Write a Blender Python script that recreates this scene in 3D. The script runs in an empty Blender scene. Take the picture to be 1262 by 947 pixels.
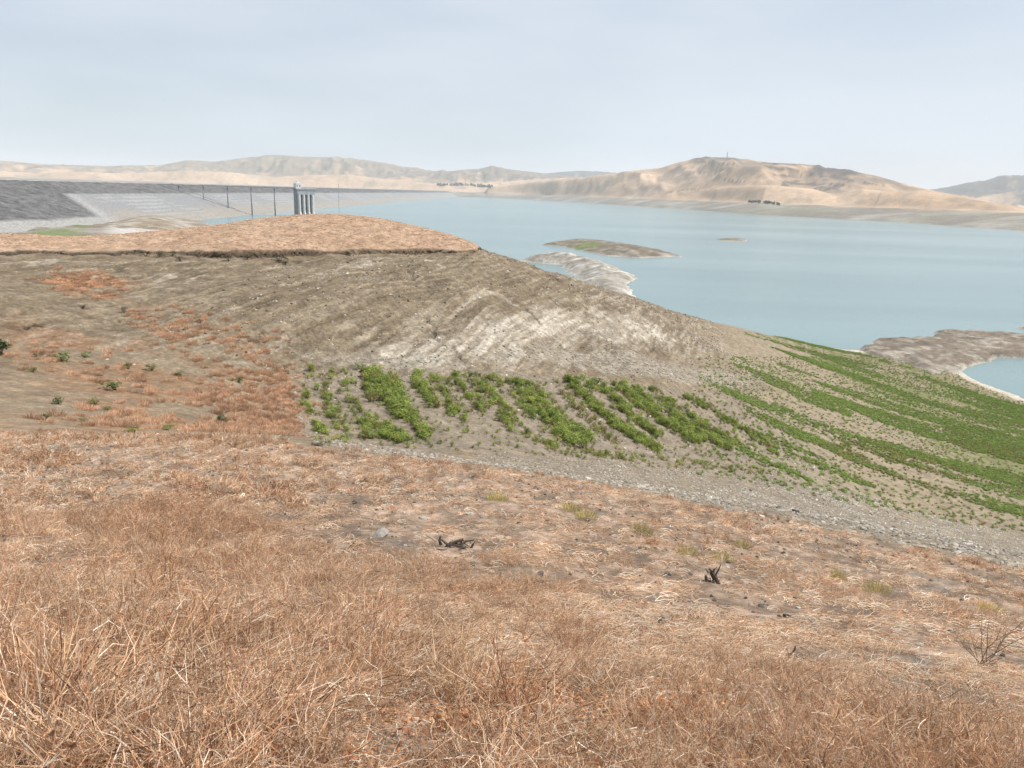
import bpy, math, random
import numpy as np
from mathutils import Vector, Matrix

# ------------------------------------------------------------------ camera, world, sun
SC = bpy.context.scene
COL = SC.collection
W0, H0, F0 = 1262.0, 947.0, 911.0          # photograph size and focal length in its pixels
EYE = 54.0                                  # metres above the present water level (z = 0)
FULL = 45.0                                 # old full-pool line
PITCH, ROLL = math.radians(14.5), math.radians(1.9)
f_ = Vector((0, math.cos(PITCH), -math.sin(PITCH)))
r0_ = Vector((1, 0, 0)); u0_ = r0_.cross(f_)
# the horizon drops to the right in the picture
r_ = r0_ * math.cos(ROLL) + u0_ * math.sin(ROLL)
u_ = u0_ * math.cos(ROLL) - r0_ * math.sin(ROLL)
cam = bpy.data.cameras.new('camera'); camo = bpy.data.objects.new('camera', cam); COL.objects.link(camo)
camo.matrix_world = Matrix(((r_.x, u_.x, -f_.x, 0), (r_.y, u_.y, -f_.y, 0), (r_.z, u_.z, -f_.z, EYE), (0, 0, 0, 1)))
cam.sensor_width = 36; cam.lens = 36 * F0 / W0; cam.clip_start = 0.05; cam.clip_end = 60000
SC.camera = camo

SUN_AZ, SUN_EL = math.radians(86), math.radians(54)      # azimuth clockwise from the view direction (+Y)
sl = bpy.data.lights.new('sun', 'SUN'); sl.energy = 4.7; sl.angle = math.radians(0.6); sl.color = (1.0, 0.955, 0.89)
so = bpy.data.objects.new('sun', sl); COL.objects.link(so)
sd = Vector((math.sin(SUN_AZ) * math.cos(SUN_EL), math.cos(SUN_AZ) * math.cos(SUN_EL), math.sin(SUN_EL)))
so.rotation_euler = sd.to_track_quat('Z', 'Y').to_euler(); so.location = (0, 0, 900)

wd = bpy.data.worlds.new('World'); SC.world = wd; wd.use_nodes = True
nt = wd.node_tree; nt.nodes.clear()
wo = nt.nodes.new('ShaderNodeOutputWorld'); bg = nt.nodes.new('ShaderNodeBackground')
sk = nt.nodes.new('ShaderNodeTexSky'); sk.sky_type = 'NISHITA'; sk.sun_disc = False
sk.sun_elevation = SUN_EL; sk.sun_rotation = SUN_AZ; sk.altitude = 100
sk.air_density = 1.0; sk.dust_density = 2.2; sk.ozone_density = 1.4
bg.inputs['Strength'].default_value = 0.10
# thin veil of high cloud
tc = nt.nodes.new('ShaderNodeTexCoord'); mp = nt.nodes.new('ShaderNodeMapping')
mp.inputs['Scale'].default_value = (1.1, 1.1, 5.0); mp.inputs['Rotation'].default_value = (0.10, 0.06, 0.5)
nz = nt.nodes.new('ShaderNodeTexNoise'); nz.inputs['Scale'].default_value = 1.3; nz.inputs['Detail'].default_value = 6
nz.inputs['Roughness'].default_value = 0.48
rp = nt.nodes.new('ShaderNodeMapRange'); rp.inputs['From Min'].default_value = 0.33; rp.inputs['From Max'].default_value = 0.66
rp.inputs['To Min'].default_value = 0.50; rp.inputs['To Max'].default_value = 0.97
mx = nt.nodes.new('ShaderNodeMix'); mx.data_type = 'RGBA'
mx.inputs['B'].default_value = (6.15, 6.68, 7.35, 1)
L = nt.links.new
L(tc.outputs['Generated'], mp.inputs['Vector']); L(mp.outputs['Vector'], nz.inputs['Vector'])
L(nz.outputs['Fac'], rp.inputs['Value']); L(rp.outputs['Result'], mx.inputs['Factor'])
L(sk.outputs['Color'], mx.inputs['A']); L(mx.outputs['Result'], bg.inputs['Color']); L(bg.outputs['Background'], wo.inputs['Surface'])

SC.view_settings.view_transform = 'Standard'; SC.view_settings.look = 'None'
SC.view_settings.gamma = 1; SC.view_settings.exposure = 0.30
SC.view_settings.use_curve_mapping = False
SC.cycles.max_bounces = 5; SC.cycles.volume_bounces = 1; SC.cycles.diffuse_bounces = 3
SC.cycles.transparent_max_bounces = 6; SC.cycles.use_denoising = True

HAZE = 4.9e-5

# ------------------------------------------------------------------ helpers
rng = np.random.default_rng(7); random.seed(7)
Rm = np.array([[r_.x, r_.y, r_.z], [u_.x, u_.y, u_.z], [f_.x, f_.y, f_.z]])

def raydir(px, py):
    px = np.asarray(px, float); py = np.asarray(py, float)
    a = (px - W0 / 2) / F0; b = -(py - H0 / 2) / F0
    return a[..., None] * Rm[0] + b[..., None] * Rm[1] + Rm[2]

def at_z(px, py, z):
    """world point on the ray of a pixel at height z"""
    d = raydir(px, py); t = (np.asarray(z, float) - EYE) / d[..., 2]
    return np.stack([d[..., 0] * t, d[..., 1] * t, EYE + d[..., 2] * t], -1)

def at_r(px, py, dist):
    """world point on the ray of a pixel at horizontal distance dist"""
    d = raydir(px, py); t = np.asarray(dist, float) / np.hypot(d[..., 0], d[..., 1])
    return np.stack([d[..., 0] * t, d[..., 1] * t, EYE + d[..., 2] * t], -1)

def project(P):
    q = (np.asarray(P) - np.array([0, 0, EYE])) @ Rm.T
    w = np.maximum(q[..., 2], 1e-3)
    return W0 / 2 + F0 * q[..., 0] / w, H0 / 2 - F0 * q[..., 1] / w, q[..., 2]

def vn(x, y, s=0):
    x = np.asarray(x, float); y = np.asarray(y, float)
    ix = np.floor(x).astype(np.int64); iy = np.floor(y).astype(np.int64)
    fx = x - ix; fy = y - iy; fx = fx * fx * fx * (fx * (fx * 6 - 15) + 10); fy = fy * fy * fy * (fy * (fy * 6 - 15) + 10)
    def h(a, b):
        n = (a * 374761393 + b * 668265263 + s * 982451653) & 0xffffffff
        n = ((n ^ (n >> 13)) * 1274126177) & 0xffffffff
        n = ((n ^ (n >> 15)) * 2246822519) & 0xffffffff
        return ((n ^ (n >> 16)) & 0xffff) / 32767.5 - 1.0
    a = h(ix, iy); b = h(ix + 1, iy); c = h(ix, iy + 1); d = h(ix + 1, iy + 1)
    return (a + (b - a) * fx) * (1 - fy) + (c + (d - c) * fx) * fy

def fbm(x, y, o=4, s=0, g=0.5):
    v = 0; a = 1; t = 0
    for i in range(o):
        v = v + a * vn(x * 2 ** i + 17.3 * i, y * 2 ** i - 9.1 * i, s + i); t += a; a *= g
    return v / t

def ridged(x, y, o=4, s=0):
    v = 0; a = 1; t = 0
    for i in range(o):
        v = v + a * (1 - 2 * np.abs(vn(x * 2 ** i + 7.3 * i, y * 2 ** i + 3.1 * i, s + i))); t += a; a *= 0.5
    return v / t

def ss(a, b, x):
    t = np.clip((np.asarray(x, float) - a) / (b - a), 0, 1); return t * t * (3 - 2 * t)

def mixc(c, d, m):
    m = np.asarray(m)[..., None]; return c * (1 - m) + np.asarray(d) * m

def polydist(x, y, pl):
    """distance from points to a polyline (plan view)"""
    d = np.full(x.shape, 1e9)
    for (ax, ay), (bx, by) in zip(pl[:-1], pl[1:]):
        vx, vy = bx - ax, by - ay; l2 = vx * vx + vy * vy + 1e-9
        t = np.clip(((x - ax) * vx + (y - ay) * vy) / l2, 0, 1)
        d = np.minimum(d, np.hypot(x - ax - t * vx, y - ay - t * vy))
    return d

def inpoly(x, y, pg):
    c = np.zeros(x.shape, bool); n = len(pg)
    for i in range(n):
        ax, ay = pg[i]; bx, by = pg[(i + 1) % n]
        k = ((ay > y) != (by > y)) & (x < (bx - ax) * (y - ay) / (by - ay + 1e-12) + ax); c ^= k
    return c

def sdist(x, y, pg):
    """signed distance to a closed outline, positive inside"""
    d = polydist(x, y, list(pg) + [pg[0]]); return np.where(inpoly(x, y, pg), d, -d)

def tag(o, label=None, cat=None, group=None, kind=None):
    if label: o['label'] = label
    if cat: o['category'] = cat
    if group: o['group'] = group
    if kind: o['kind'] = kind
    return o

def link(name, me, parent=None, loc=None, rot=None, scale=None):
    o = bpy.data.objects.new(name, me); COL.objects.link(o)
    if parent: o.parent = parent
    if loc is not None: o.location = loc
    if rot is not None: o.rotation_euler = rot
    if scale is not None: o.scale = scale if hasattr(scale, '__len__') else (scale,) * 3
    return o

def gridmesh(name, P, color=None, mat=None, smooth=True, wrap=False):
    """P: (n, m, 3) array of points"""
    n, m = P.shape[:2]; idx = np.arange(n * m).reshape(n, m)
    if wrap: idx = np.concatenate([idx, idx[:, :1]], 1)
    q = np.stack([idx[:-1, :-1], idx[:-1, 1:], idx[1:, 1:], idx[1:, :-1]], -1).reshape(-1, 4)
    me = bpy.data.meshes.new(name)
    me.vertices.add(n * m); me.vertices.foreach_set('co', P.astype(np.float32).ravel())
    me.loops.add(q.size); me.loops.foreach_set('vertex_index', q.astype(np.int32).ravel())
    me.polygons.add(len(q)); me.polygons.foreach_set('loop_start', np.arange(0, q.size, 4, dtype=np.int32))
    me.polygons.foreach_set('use_smooth', np.full(len(q), smooth))
    me.update(calc_edges=True)
    if color is not None:
        a = me.attributes.new('col', 'FLOAT_COLOR', 'POINT')
        c = np.ones((n * m, 4), np.float32); c[:, :3] = np.clip(color.reshape(-1, 3), 0.005, 0.95)
        a.data.foreach_set('color', c.ravel())
    if mat: me.materials.append(mat)
    return me

class MB:
    """collects polygons with a colour for each vertex, builds one mesh"""
    def __init__(s): s.v = []; s.f = []; s.c = []
    def add(s, vs, fs, c=(0.5, 0.5, 0.5)):
        k = len(s.v); s.v += [tuple(v) for v in vs]; s.f += [tuple(i + k for i in f) for f in fs]; s.c += [tuple(c)] * len(vs)
    def box(s, c, d, rz=0.0, col=(0.5,) * 3, taper=1.0):
        x, y, z = c; a, b, h = d[0] / 2, d[1] / 2, d[2] / 2; cs, sn = math.cos(rz), math.sin(rz); V = []
        for k, t in ((-1, 1.0), (1, taper)):
            for i, j in ((-1, -1), (1, -1), (1, 1), (-1, 1)):
                u, w = i * a * t, j * b * t; V.append((x + u * cs - w * sn, y + u * sn + w * cs, z + k * h))
        s.add(V, [(3, 2, 1, 0), (4, 5, 6, 7), (0, 1, 5, 4), (1, 2, 6, 5), (2, 3, 7, 6), (3, 0, 4, 7)], col)
    def tube(s, pts, rad, n=6, col=(0.5,) * 3):
        pts = [Vector(p) for p in pts]; V = []; Fc = []
        for i, p in enumerate(pts):
            d = (pts[min(i + 1, len(pts) - 1)] - pts[max(i - 1, 0)]).normalized()
            a = d.orthogonal().normalized() if abs(d.z) > 0.9 else d.cross(Vector((0, 0, 1))).normalized(); b = d.cross(a)
            rr = rad[i] if hasattr(rad, '__len__') else rad
            for k in range(n):
                t = 2 * math.pi * k / n; V.append(p + (a * math.cos(t) + b * math.sin(t)) * rr)
        for i in range(len(pts) - 1):
            for k in range(n):
                k2 = (k + 1) % n; Fc.append((i * n + k, i * n + k2, (i + 1) * n + k2, (i + 1) * n + k))
        Fc.append(tuple(range(n))[::-1]); Fc.append(tuple((len(pts) - 1) * n + k for k in range(n)))
        s.add(V, Fc, col)
    def ribbon(s, pts, w, col):
        pts = [Vector(p) for p in pts]; d = (pts[-1] - pts[0]); a = d.cross(Vector((random.uniform(-1, 1), random.uniform(-1, 1), random.uniform(-.4, .4))))
        a = a.normalized() if a.length > 1e-6 else Vector((1, 0, 0)); V = []; n = len(pts)
        for i, p in enumerate(pts):
            ww = w * (1 - 0.75 * i / (n - 1)) / 2; V += [p - a * ww, p + a * ww]
        s.add(V, [(2 * i, 2 * i + 1, 2 * i + 3, 2 * i + 2) for i in range(n - 1)], col)
    def leaf(s, p, n, l, w, col):
        n = Vector(n).normalized(); a = n.orthogonal().normalized(); b = n.cross(a); t = random.uniform(0, 6.283)
        a, b = a * math.cos(t) + b * math.sin(t), b * math.cos(t) - a * math.sin(t); p = Vector(p)
        s.add([p - a * l / 2, p + b * w / 2 - n * w * .2, p + a * l / 2, p - b * w / 2 - n * w * .2], [(0, 1, 2), (0, 2, 3)], col)
    def mesh(s, name, mat, smooth=False):
        me = bpy.data.meshes.new(name); me.from_pydata(s.v, [], s.f)
        a = me.attributes.new('col', 'FLOAT_COLOR', 'POINT')
        c = np.ones((len(s.v), 4), np.float32); c[:, :3] = np.array(s.c); a.data.foreach_set('color', c.ravel())
        if mat: me.materials.append(mat)
        if smooth: me.polygons.foreach_set('use_smooth', np.ones(len(me.polygons), bool))
        me.update(); return me

# ------------------------------------------------------------------ materials
def new_mat(name):
    m = bpy.data.materials.new(name); m.use_nodes = True; t = m.node_tree; t.nodes.clear(); return m, t

def ground_mat(name, scales, amp=0.35, bump=0.03, rough=0.95, bscale=None, hue=0.0):
    """vertex colour times several world-space noises, with fine relief"""
    m, t = new_mat(name); N = t.nodes.new; K = t.links.new
    out = N('ShaderNodeOutputMaterial'); p = N('ShaderNodeBsdfPrincipled'); p.inputs['Roughness'].default_value = rough
    p.inputs['Specular IOR Level'].default_value = 0.15
    at = N('ShaderNodeAttribute'); at.attribute_name = 'col'; g = N('ShaderNodeNewGeometry')
    cur = at.outputs['Color']; hs = []
    for i, s in enumerate(scales):
        n = N('ShaderNodeTexNoise'); n.inputs['Scale'].default_value = s; n.inputs['Detail'].default_value = 5; n.inputs['Roughness'].default_value = 0.62
        K(g.outputs['Position'], n.inputs['Vector'])
        mr = N('ShaderNodeMapRange'); mr.inputs['From Min'].default_value = 0.3; mr.inputs['From Max'].default_value = 0.7
        mr.inputs['To Min'].default_value = 1 - amp; mr.inputs['To Max'].default_value = 1 + amp
        K(n.outputs['Fac'], mr.inputs['Value'])
        mu = N('ShaderNodeMix'); mu.data_type = 'RGBA'; mu.blend_type = 'MULTIPLY'; mu.inputs['Factor'].default_value = 1
        K(cur, mu.inputs['A']); K(mr.outputs['Result'], mu.inputs['B']); cur = mu.outputs['Result']; hs.append(n)
    K(cur, p.inputs['Base Color'])
    b = N('ShaderNodeBump'); b.inputs['Strength'].default_value = 0.8; b.inputs['Distance'].default_value = bump
    K(hs[-1].outputs['Fac'], b.inputs['Height']); K(b.outputs['Normal'], p.inputs['Normal']); K(p.outputs['BSDF'], out.inputs['Surface'])
    return m

def attr_mat(name, rough=0.8, transl=0.0, rnd=0.25, noise=0.0, spec=0.2, bump=0.0, nscale=4.0):
    m, t = new_mat(name); N = t.nodes.new; K = t.links.new
    out = N('ShaderNodeOutputMaterial'); p = N('ShaderNodeBsdfPrincipled'); p.inputs['Roughness'].default_value = rough
    p.inputs['Specular IOR Level'].default_value = spec
    at = N('ShaderNodeAttribute'); at.attribute_name = 'col'; oi = N('ShaderNodeObjectInfo'); cur = at.outputs['Color']
    mr = N('ShaderNodeMapRange'); mr.inputs['To Min'].default_value = 1 - rnd; mr.inputs['To Max'].default_value = 1 + rnd
    K(oi.outputs['Random'], mr.inputs['Value'])
    mu = N('ShaderNodeMix'); mu.data_type = 'RGBA'; mu.blend_type = 'MULTIPLY'; mu.inputs['Factor'].default_value = 1
    K(cur, mu.inputs['A']); K(mr.outputs['Result'], mu.inputs['B']); cur = mu.outputs['Result']
    if noise > 0:
        n = N('ShaderNodeTexNoise'); n.inputs['Scale'].default_value = nscale; n.inputs['Detail'].default_value = 6
        g = N('ShaderNodeNewGeometry'); K(g.outputs['Position'], n.inputs['Vector'])
        m2 = N('ShaderNodeMapRange'); m2.inputs['From Min'].default_value = .3; m2.inputs['From Max'].default_value = .7
        m2.inputs['To Min'].default_value = 1 - noise; m2.inputs['To Max'].default_value = 1 + noise; K(n.outputs['Fac'], m2.inputs['Value'])
        m3 = N('ShaderNodeMix'); m3.data_type = 'RGBA'; m3.blend_type = 'MULTIPLY'; m3.inputs['Factor'].default_value = 1
        K(cur, m3.inputs['A']); K(m2.outputs['Result'], m3.inputs['B']); cur = m3.outputs['Result']
        if bump > 0:
            b = N('ShaderNodeBump'); b.inputs['Distance'].default_value = bump; b.inputs['Strength'].default_value = .8
            K(n.outputs['Fac'], b.inputs['Height']); K(b.outputs['Normal'], p.inputs['Normal'])
    K(cur, p.inputs['Base Color'])
    if transl > 0:
        tr = N('ShaderNodeBsdfTranslucent'); K(cur, tr.inputs['Color']); ms = N('ShaderNodeMixShader'); ms.inputs[0].default_value = transl
        K(p.outputs['BSDF'], ms.inputs[1]); K(tr.outputs['BSDF'], ms.inputs[2]); K(ms.outputs[0], out.inputs['Surface'])
    else: K(p.outputs['BSDF'], out.inputs['Surface'])
    return m

M_ground = ground_mat('dry_ground', (0.6, 2.6, 9.0, 34.0), 0.28, 0.03)
M_far = ground_mat('far_slopes', (0.004, 0.03, 0.15), 0.16, 1.5)
M_isle = ground_mat('shore_ground', (0.08, 0.5, 2.0), 0.25, 0.15)
M_straw = attr_mat('dry_straw', 0.75, 0.25, 0.32)
M_leaf = attr_mat('leaf', 0.6, 0.32, 0.36)
M_wood = attr_mat('weathered_wood', 0.9, 0, 0.1, 0.35, bump=0.01, nscale=40)
M_rock = attr_mat('stone', 0.9, 0, 0.3, 0.25, bump=0.01, nscale=25)
M_conc = attr_mat('concrete', 0.85, 0, 0.04, 0.16, nscale=0.3)
M_rip = attr_mat('riprap', 0.95, 0, 0.0, 0.35, bump=0.9, nscale=0.55)
M_steel = attr_mat('steel', 0.5, 0, 0.05, 0.1)

m, t = new_mat('water'); N = t.nodes.new; K = t.links.new
out = N('ShaderNodeOutputMaterial'); p = N('ShaderNodeBsdfPrincipled'); p.inputs['IOR'].default_value = 1.33
p.inputs['Roughness'].default_value = 0.22; g = N('ShaderNodeNewGeometry')
mpg = N('ShaderNodeMapping'); mpg.inputs['Scale'].default_value = (0.0008, 0.0055, 1); mpg.inputs['Rotation'].default_value = (0, 0, 0.12)
n1 = N('ShaderNodeTexNoise'); n1.inputs['Scale'].default_value = 1; n1.inputs['Detail'].default_value = 5
K(g.outputs['Position'], mpg.inputs['Vector']); K(mpg.outputs['Vector'], n1.inputs['Vector'])
cr = N('ShaderNodeValToRGB'); cr.color_ramp.elements[0].position = 0.36; cr.color_ramp.elements[1].position = 0.64
cr.color_ramp.elements[0].color = (0.120, 0.192, 0.198, 1); cr.color_ramp.elements[1].color = (0.170, 0.248, 0.250, 1)
K(n1.outputs['Fac'], cr.inputs['Fac']); K(cr.outputs['Color'], p.inputs['Base Color'])
n2 = N('ShaderNodeTexNoise'); n2.inputs['Scale'].default_value = 0.55; n2.inputs['Detail'].default_value = 4; K(g.outputs['Position'], n2.inputs['Vector'])
b = N('ShaderNodeBump'); b.inputs['Strength'].default_value = 0.55; b.inputs['Distance'].default_value = 0.25
K(n2.outputs['Fac'], b.inputs['Height']); K(b.outputs['Normal'], p.inputs['Normal']); K(p.outputs['BSDF'], out.inputs['Surface'])
M_water = m

# ------------------------------------------------------------------ near ground: one sheet from the feet of the viewer to the shore
CP = []      # x, y, z control points read off the photograph
def cp(lst):
    for px, py, z in lst: CP.append(at_z(px, py, z))
# the slope under the viewer
cp([(0, 947, 51.7), (315, 947, 51.65), (631, 947, 51.5), (950, 947, 51.2), (1262, 947, 50.7),
    (0, 800, 50.4), (315, 800, 50.2), (631, 800, 49.9), (950, 800, 49.3), (1262, 800, 48.3),
    (0, 690, 49.0), (315, 690, 48.7), (631, 690, 48.2), (950, 720, 47.2), (1262, 745, 46.2),
    (0, 600, 47.4), (315, 610, 47.1), (631, 625, 46.6)])
for x, y, z in ((0, 0, 52.35), (-3, 0, 52.5), (3, 0, 52.1), (0, -6, 53.2), (-15, -5, 53.5), (15, -5, 50.5), (0, -30, 56), (-40, -20, 56),
                (40, -20, 48), (-60, 10, 52), (-45, 22, 50), (60, 5, 40), (-120, 40, 52), (120, -20, 30), (-140, -60, 60), (140, 40, 16)):
    CP.append(np.array([x, y, z], float))
# full-pool line along the foot of the grass
cp([(0, 545, 45.6), (200, 541, 45.4), (400, 557, 45), (600, 578, 45), (800, 612, 45), (1000, 652, 45), (1262, 706, 45)])
# bank below it
cp([(0, 505, 43.2), (150, 515, 42.2), (270, 530, 41), (400, 545, 40), (520, 560, 40), (700, 590, 40), (850, 610, 39.5), (1000, 635, 39), (1150, 662, 38), (1262, 682, 38)])
# valley to the left
cp([(150, 470, 40.3), (150, 400, 41.3), (130, 350, 43.0), (0, 430, 42.0), (0, 360, 43.8), (250, 480, 39.6), (250, 420, 40.4), (250, 365, 42.5), (330, 440, 38.6), (330, 500, 38.2)])
# contours round the cove
cp([(372, 470, 37), (365, 500, 37), (388, 530, 37), (450, 554, 36.8), (450, 445, 37)])
cp([(470, 500, 36.0), (560, 500, 35.3), (560, 450, 35.8), (560, 540, 35.4), (640, 560, 34.5), (640, 500, 34.0), (640, 462, 34.3)])
cp([(740, 490, 31.8), (740, 540, 31.8), (740, 468, 32.2), (830, 560, 28.5), (830, 500, 28.5), (830, 475, 29.3)])
cp([(900, 590, 27), (900, 530, 24), (900, 485, 24.5), (1000, 600, 22), (1000, 540, 17), (960, 480, 18), (1000, 480, 13.5), (930, 440, 15), (1100, 640, 20), (1100, 580, 12.5), (1100, 530, 8.5),
    (1100, 490, 5.2), (1200, 640, 12), (1200, 580, 8), (1200, 530, 4.8), (1262, 650, 12), (1262, 600, 7), (1262, 540, 3.6), (1050, 455, 2.6), (980, 432, 3.5), (1130, 470, 2.4)])
# far hillside under the knoll
cp([(150, 330, 44.0), (350, 335, 43.6), (350, 390, 41), (450, 335, 43.5), (450, 390, 40), (550, 335, 43.0), (550, 390, 39), (550, 425, 37),
    (620, 350, 40.8), (640, 400, 37.4), (700, 430, 33.8), (780, 430, 29.5), (850, 450, 24), (800, 400, 28.5), (870, 420, 19.5)])
# full-pool scarp round the knoll, and its grassy top
cp([(0, 312, 45), (130, 311, 45), (220, 312, 45), (300, 314, 45), (380, 312, 45), (460, 311, 45), (530, 309, 45), (588, 308, 45)])
TOP = [(-120, 285, 46.9), (0, 291, 46.4), (60, 297, 45.95), (120, 297, 46.0), (180, 289, 46.7), (250, 282, 47.3), (320, 270, 48.6), (380, 265, 49.2), (440, 266.5, 49.2), (500, 276, 48.3), (550, 290, 47.0), (580, 301, 45.9)]
cp([(250, 298, 46.2), (350, 292, 46.8), (450, 292, 46.9), (520, 296, 46.4), (120, 304, 45.4), (180, 302, 45.6)])
# spur that runs down to the water
SPUR = [(605, 311, 44.2), (650, 325, 41.6), (700, 341, 37.6), (740, 354, 33.6), (780, 366, 29.4), (830, 384, 22.8), (870, 396, 17.0), (910, 405, 10.5), (945, 413, 4.5)]
cp(TOP); cp(SPUR)
for lst, drops in ((TOP, ((14, 1.2), (32, 6), (60, 17), (110, 36), (180, 46))), (SPUR, ((16, 3.0), (36, 10), (70, 24), (120, 40)))):
    for px, py, z in lst:
        q = at_z(px, py, z); d = q[:2] / np.hypot(*q[:2])
        for dd, dz in drops:
            CP.append(np.array([q[0] + d[0] * dd, q[1] + d[1] * dd, max(z - dz, -2.5)]))
# shore
cp([(975, 419, 0), (1010, 426, 0), (1050, 431.5, 0), (1195, 464, 0), (1225, 478, 0), (1262, 491, 0), (1340, 512, 0), (1100, 448, 1.6), (1150, 452, 1.3)])
cp([(960, 405, -3), (1030, 415, -3), (1215, 460, -2), (1262, 470, -3), (1340, 480, -3), (1100, 405, -3), (1262, 440, -3), (1340, 420, -3)])
CP = np.array(CP)

def tps_fit(P, lam):
    n = len(P); d = np.hypot(P[:, None, 0] - P[None, :, 0], P[:, None, 1] - P[None, :, 1])
    A = np.zeros((n + 3, n + 3)); A[:n, :n] = d * d * np.log(d + 1e-9) + np.eye(n) * lam
    A[:n, n] = 1; A[:n, n + 1:] = P[:, :2]; A[n:, :n] = A[:n, n:].T
    return np.linalg.solve(A, np.concatenate([P[:, 2], np.zeros(3)]))
SCL = 60.0
CPn = CP.copy(); CPn[:, :2] /= SCL
TW = tps_fit(CPn, 0.0004)
def base_z(x, y):
    x = np.asarray(x, float).ravel() / SCL; y = np.asarray(y, float).ravel() / SCL; o = np.empty(x.shape); n = len(CPn)
    for k in range(0, len(x), 60000):
        a = x[k:k + 60000]; b = y[k:k + 60000]
        d2 = (a[:, None] - CPn[None, :, 0]) ** 2 + (b[:, None] - CPn[None, :, 1]) ** 2
        o[k:k + 60000] = (0.5 * d2 * np.log(d2 + 1e-18)) @ TW[:n] + TW[n] + TW[n + 1] * a + TW[n + 2] * b
    return o

AZ = np.concatenate([np.radians(np.arange(-180, -46, 3.0)), np.radians(np.linspace(-46, 46, 900)), np.radians(np.arange(48, 180, 3.0))])
RR = np.concatenate([[0.02, 0.3], np.geomspace(0.7, 14, 190), np.arange(14.1, 60, 0.22), np.arange(60, 150, 0.27), np.arange(150, 330, 1.0), np.geomspace(332, 480, 14)])
A_, R_ = np.meshgrid(AZ, RR)
GX = np.sin(A_) * R_; GY = np.cos(A_) * R_
GZ = base_z(GX, GY).reshape(GX.shape)
GZ = np.where(R_ > 330, GZ + (-3 - GZ) * ss(330, 450, R_), GZ)
GZ = np.clip(GZ, -3.2, 62)

KN = at_z(360, 300, 46.5)                       # knoll
FORE = ss(46, 30, R_) * ss(44.2, 45.6, GZ)      # grassy slope of the viewer
HILL = ss(52, 62, R_) * ss(36.2, 39, GZ) * ss(320, 300, R_)
wob = fbm(GX * 0.09, GY * 0.09, 4, 3)
# broad and fine unevenness
GZ = GZ + FORE * (0.16 * fbm(GX * 0.5, GY * 0.5, 3, 5) + 0.05 * fbm(GX * 2.4, GY * 2.4, 3, 6))
GZ = GZ + (1 - FORE) * ss(14, 40, R_) * (GZ > -1) * (0.22 * fbm(GX * 0.12, GY * 0.12, 4, 8) + 0.07 * fbm(GX * 0.9, GY * 0.9, 3, 9))
# wave-cut scarp at the full-pool line
zc = GZ + 0.18 * wob + 0.15 * fbm(GX * 0.4, GY * 0.4, 4, 12)
scarp_m = ss(58, 70, R_) * ss(150, 120, R_) * ss(-20, -8, project(np.stack([GX, GY, GZ], -1))[0])
sc_h = np.clip(0.7 + 0.6 * vn(GX * .16, GY * .16, 4) + .4 * vn(GX * .6, GY * .6, 5), .15, 1.4) * np.interp(project(np.stack([GX, GY, GZ], -1))[0], [150, 260], [.45, 1.0])
GZ = GZ + scarp_m * 0.36 * np.tanh((zc - 45.0) / 0.03) * np.exp(-((zc - 45.0) / 1.5) ** 2) * sc_h
# bedding ribs and small benches on the bare hillside
hang = math.radians(73)
hu = GX * math.cos(hang) + GY * math.sin(hang); hv = -GX * math.sin(hang) + GY * math.cos(hang)
rib = ridged(hv * 0.34 + 0.22 * wob, hu * 0.045, 3, 21)
rib2 = 0.6 * vn(hv * 1.5 + .5 * wob, hu * 0.10, 23) + 0.5 * vn(hv * 3.2 + .5 * wob, hu * 0.20, 24)
bare = ss(60, 72, R_) * ss(45.0, 44.4, zc) * ss(10, 24, GZ) * (R_ < 330) * ss(33, 37, GZ + (R_ - 75) * 0.16)
GZ = GZ + bare * (0.09 * rib + 0.10 * rib2 + .05 * vn(GX * 1.9, GY * 1.9, 25))
GZ = GZ + bare * 0.05 * np.sin(GZ * 2 * math.pi / 0.62 + 2.2 * wob)
# gullies cut in the hillside
def hitline(pts):
    return [tuple(at_r(px, py, 1)[:2]) for px, py in pts]
def surf(pxs, pys):
    """first meeting of pixel rays with the ground sheet"""
    d = raydir(pxs, pys).reshape(-1, 3); az = np.arctan2(d[:, 0], d[:, 1]); el = d[:, 2] / np.hypot(d[:, 0], d[:, 1])
    o = []
    for a, e in zip(az, el):
        j = np.clip(np.searchsorted(AZ, a), 1, len(AZ) - 1); w = (a - AZ[j - 1]) / (AZ[j] - AZ[j - 1])
        prof = GZ[:, j - 1] * (1 - w) + GZ[:, j] * w; df = EYE + e * RR - prof
        k = np.argmax(df < 0) if (df < 0).any() else len(RR) - 1
        if k > 0 and df[k] < 0: tt = df[k - 1] / (df[k - 1] - df[k]); r = RR[k - 1] + tt * (RR[k] - RR[k - 1])
        else: r = RR[k]
        o.append((math.sin(a) * r, math.cos(a) * r, EYE + e * r))
    return np.array(o)
def ground_z(x, y):
    x = np.asarray(x, float); y = np.asarray(y, float); a = np.arctan2(x, y); r = np.hypot(x, y)
    j = np.clip(np.searchsorted(AZ, a), 1, len(AZ) - 1); i = np.clip(np.searchsorted(RR, r), 1, len(RR) - 1)
    u = np.clip((a - AZ[j - 1]) / (AZ[j] - AZ[j - 1]), 0, 1); v = np.clip((r - RR[i - 1]) / (RR[i] - RR[i - 1]), 0, 1)
    return (GZ[i - 1, j - 1] * (1 - u) + GZ[i - 1, j] * u) * (1 - v) + (GZ[i, j - 1] * (1 - u) + GZ[i, j] * u) * v
gul = np.zeros(GX.shape)
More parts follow.
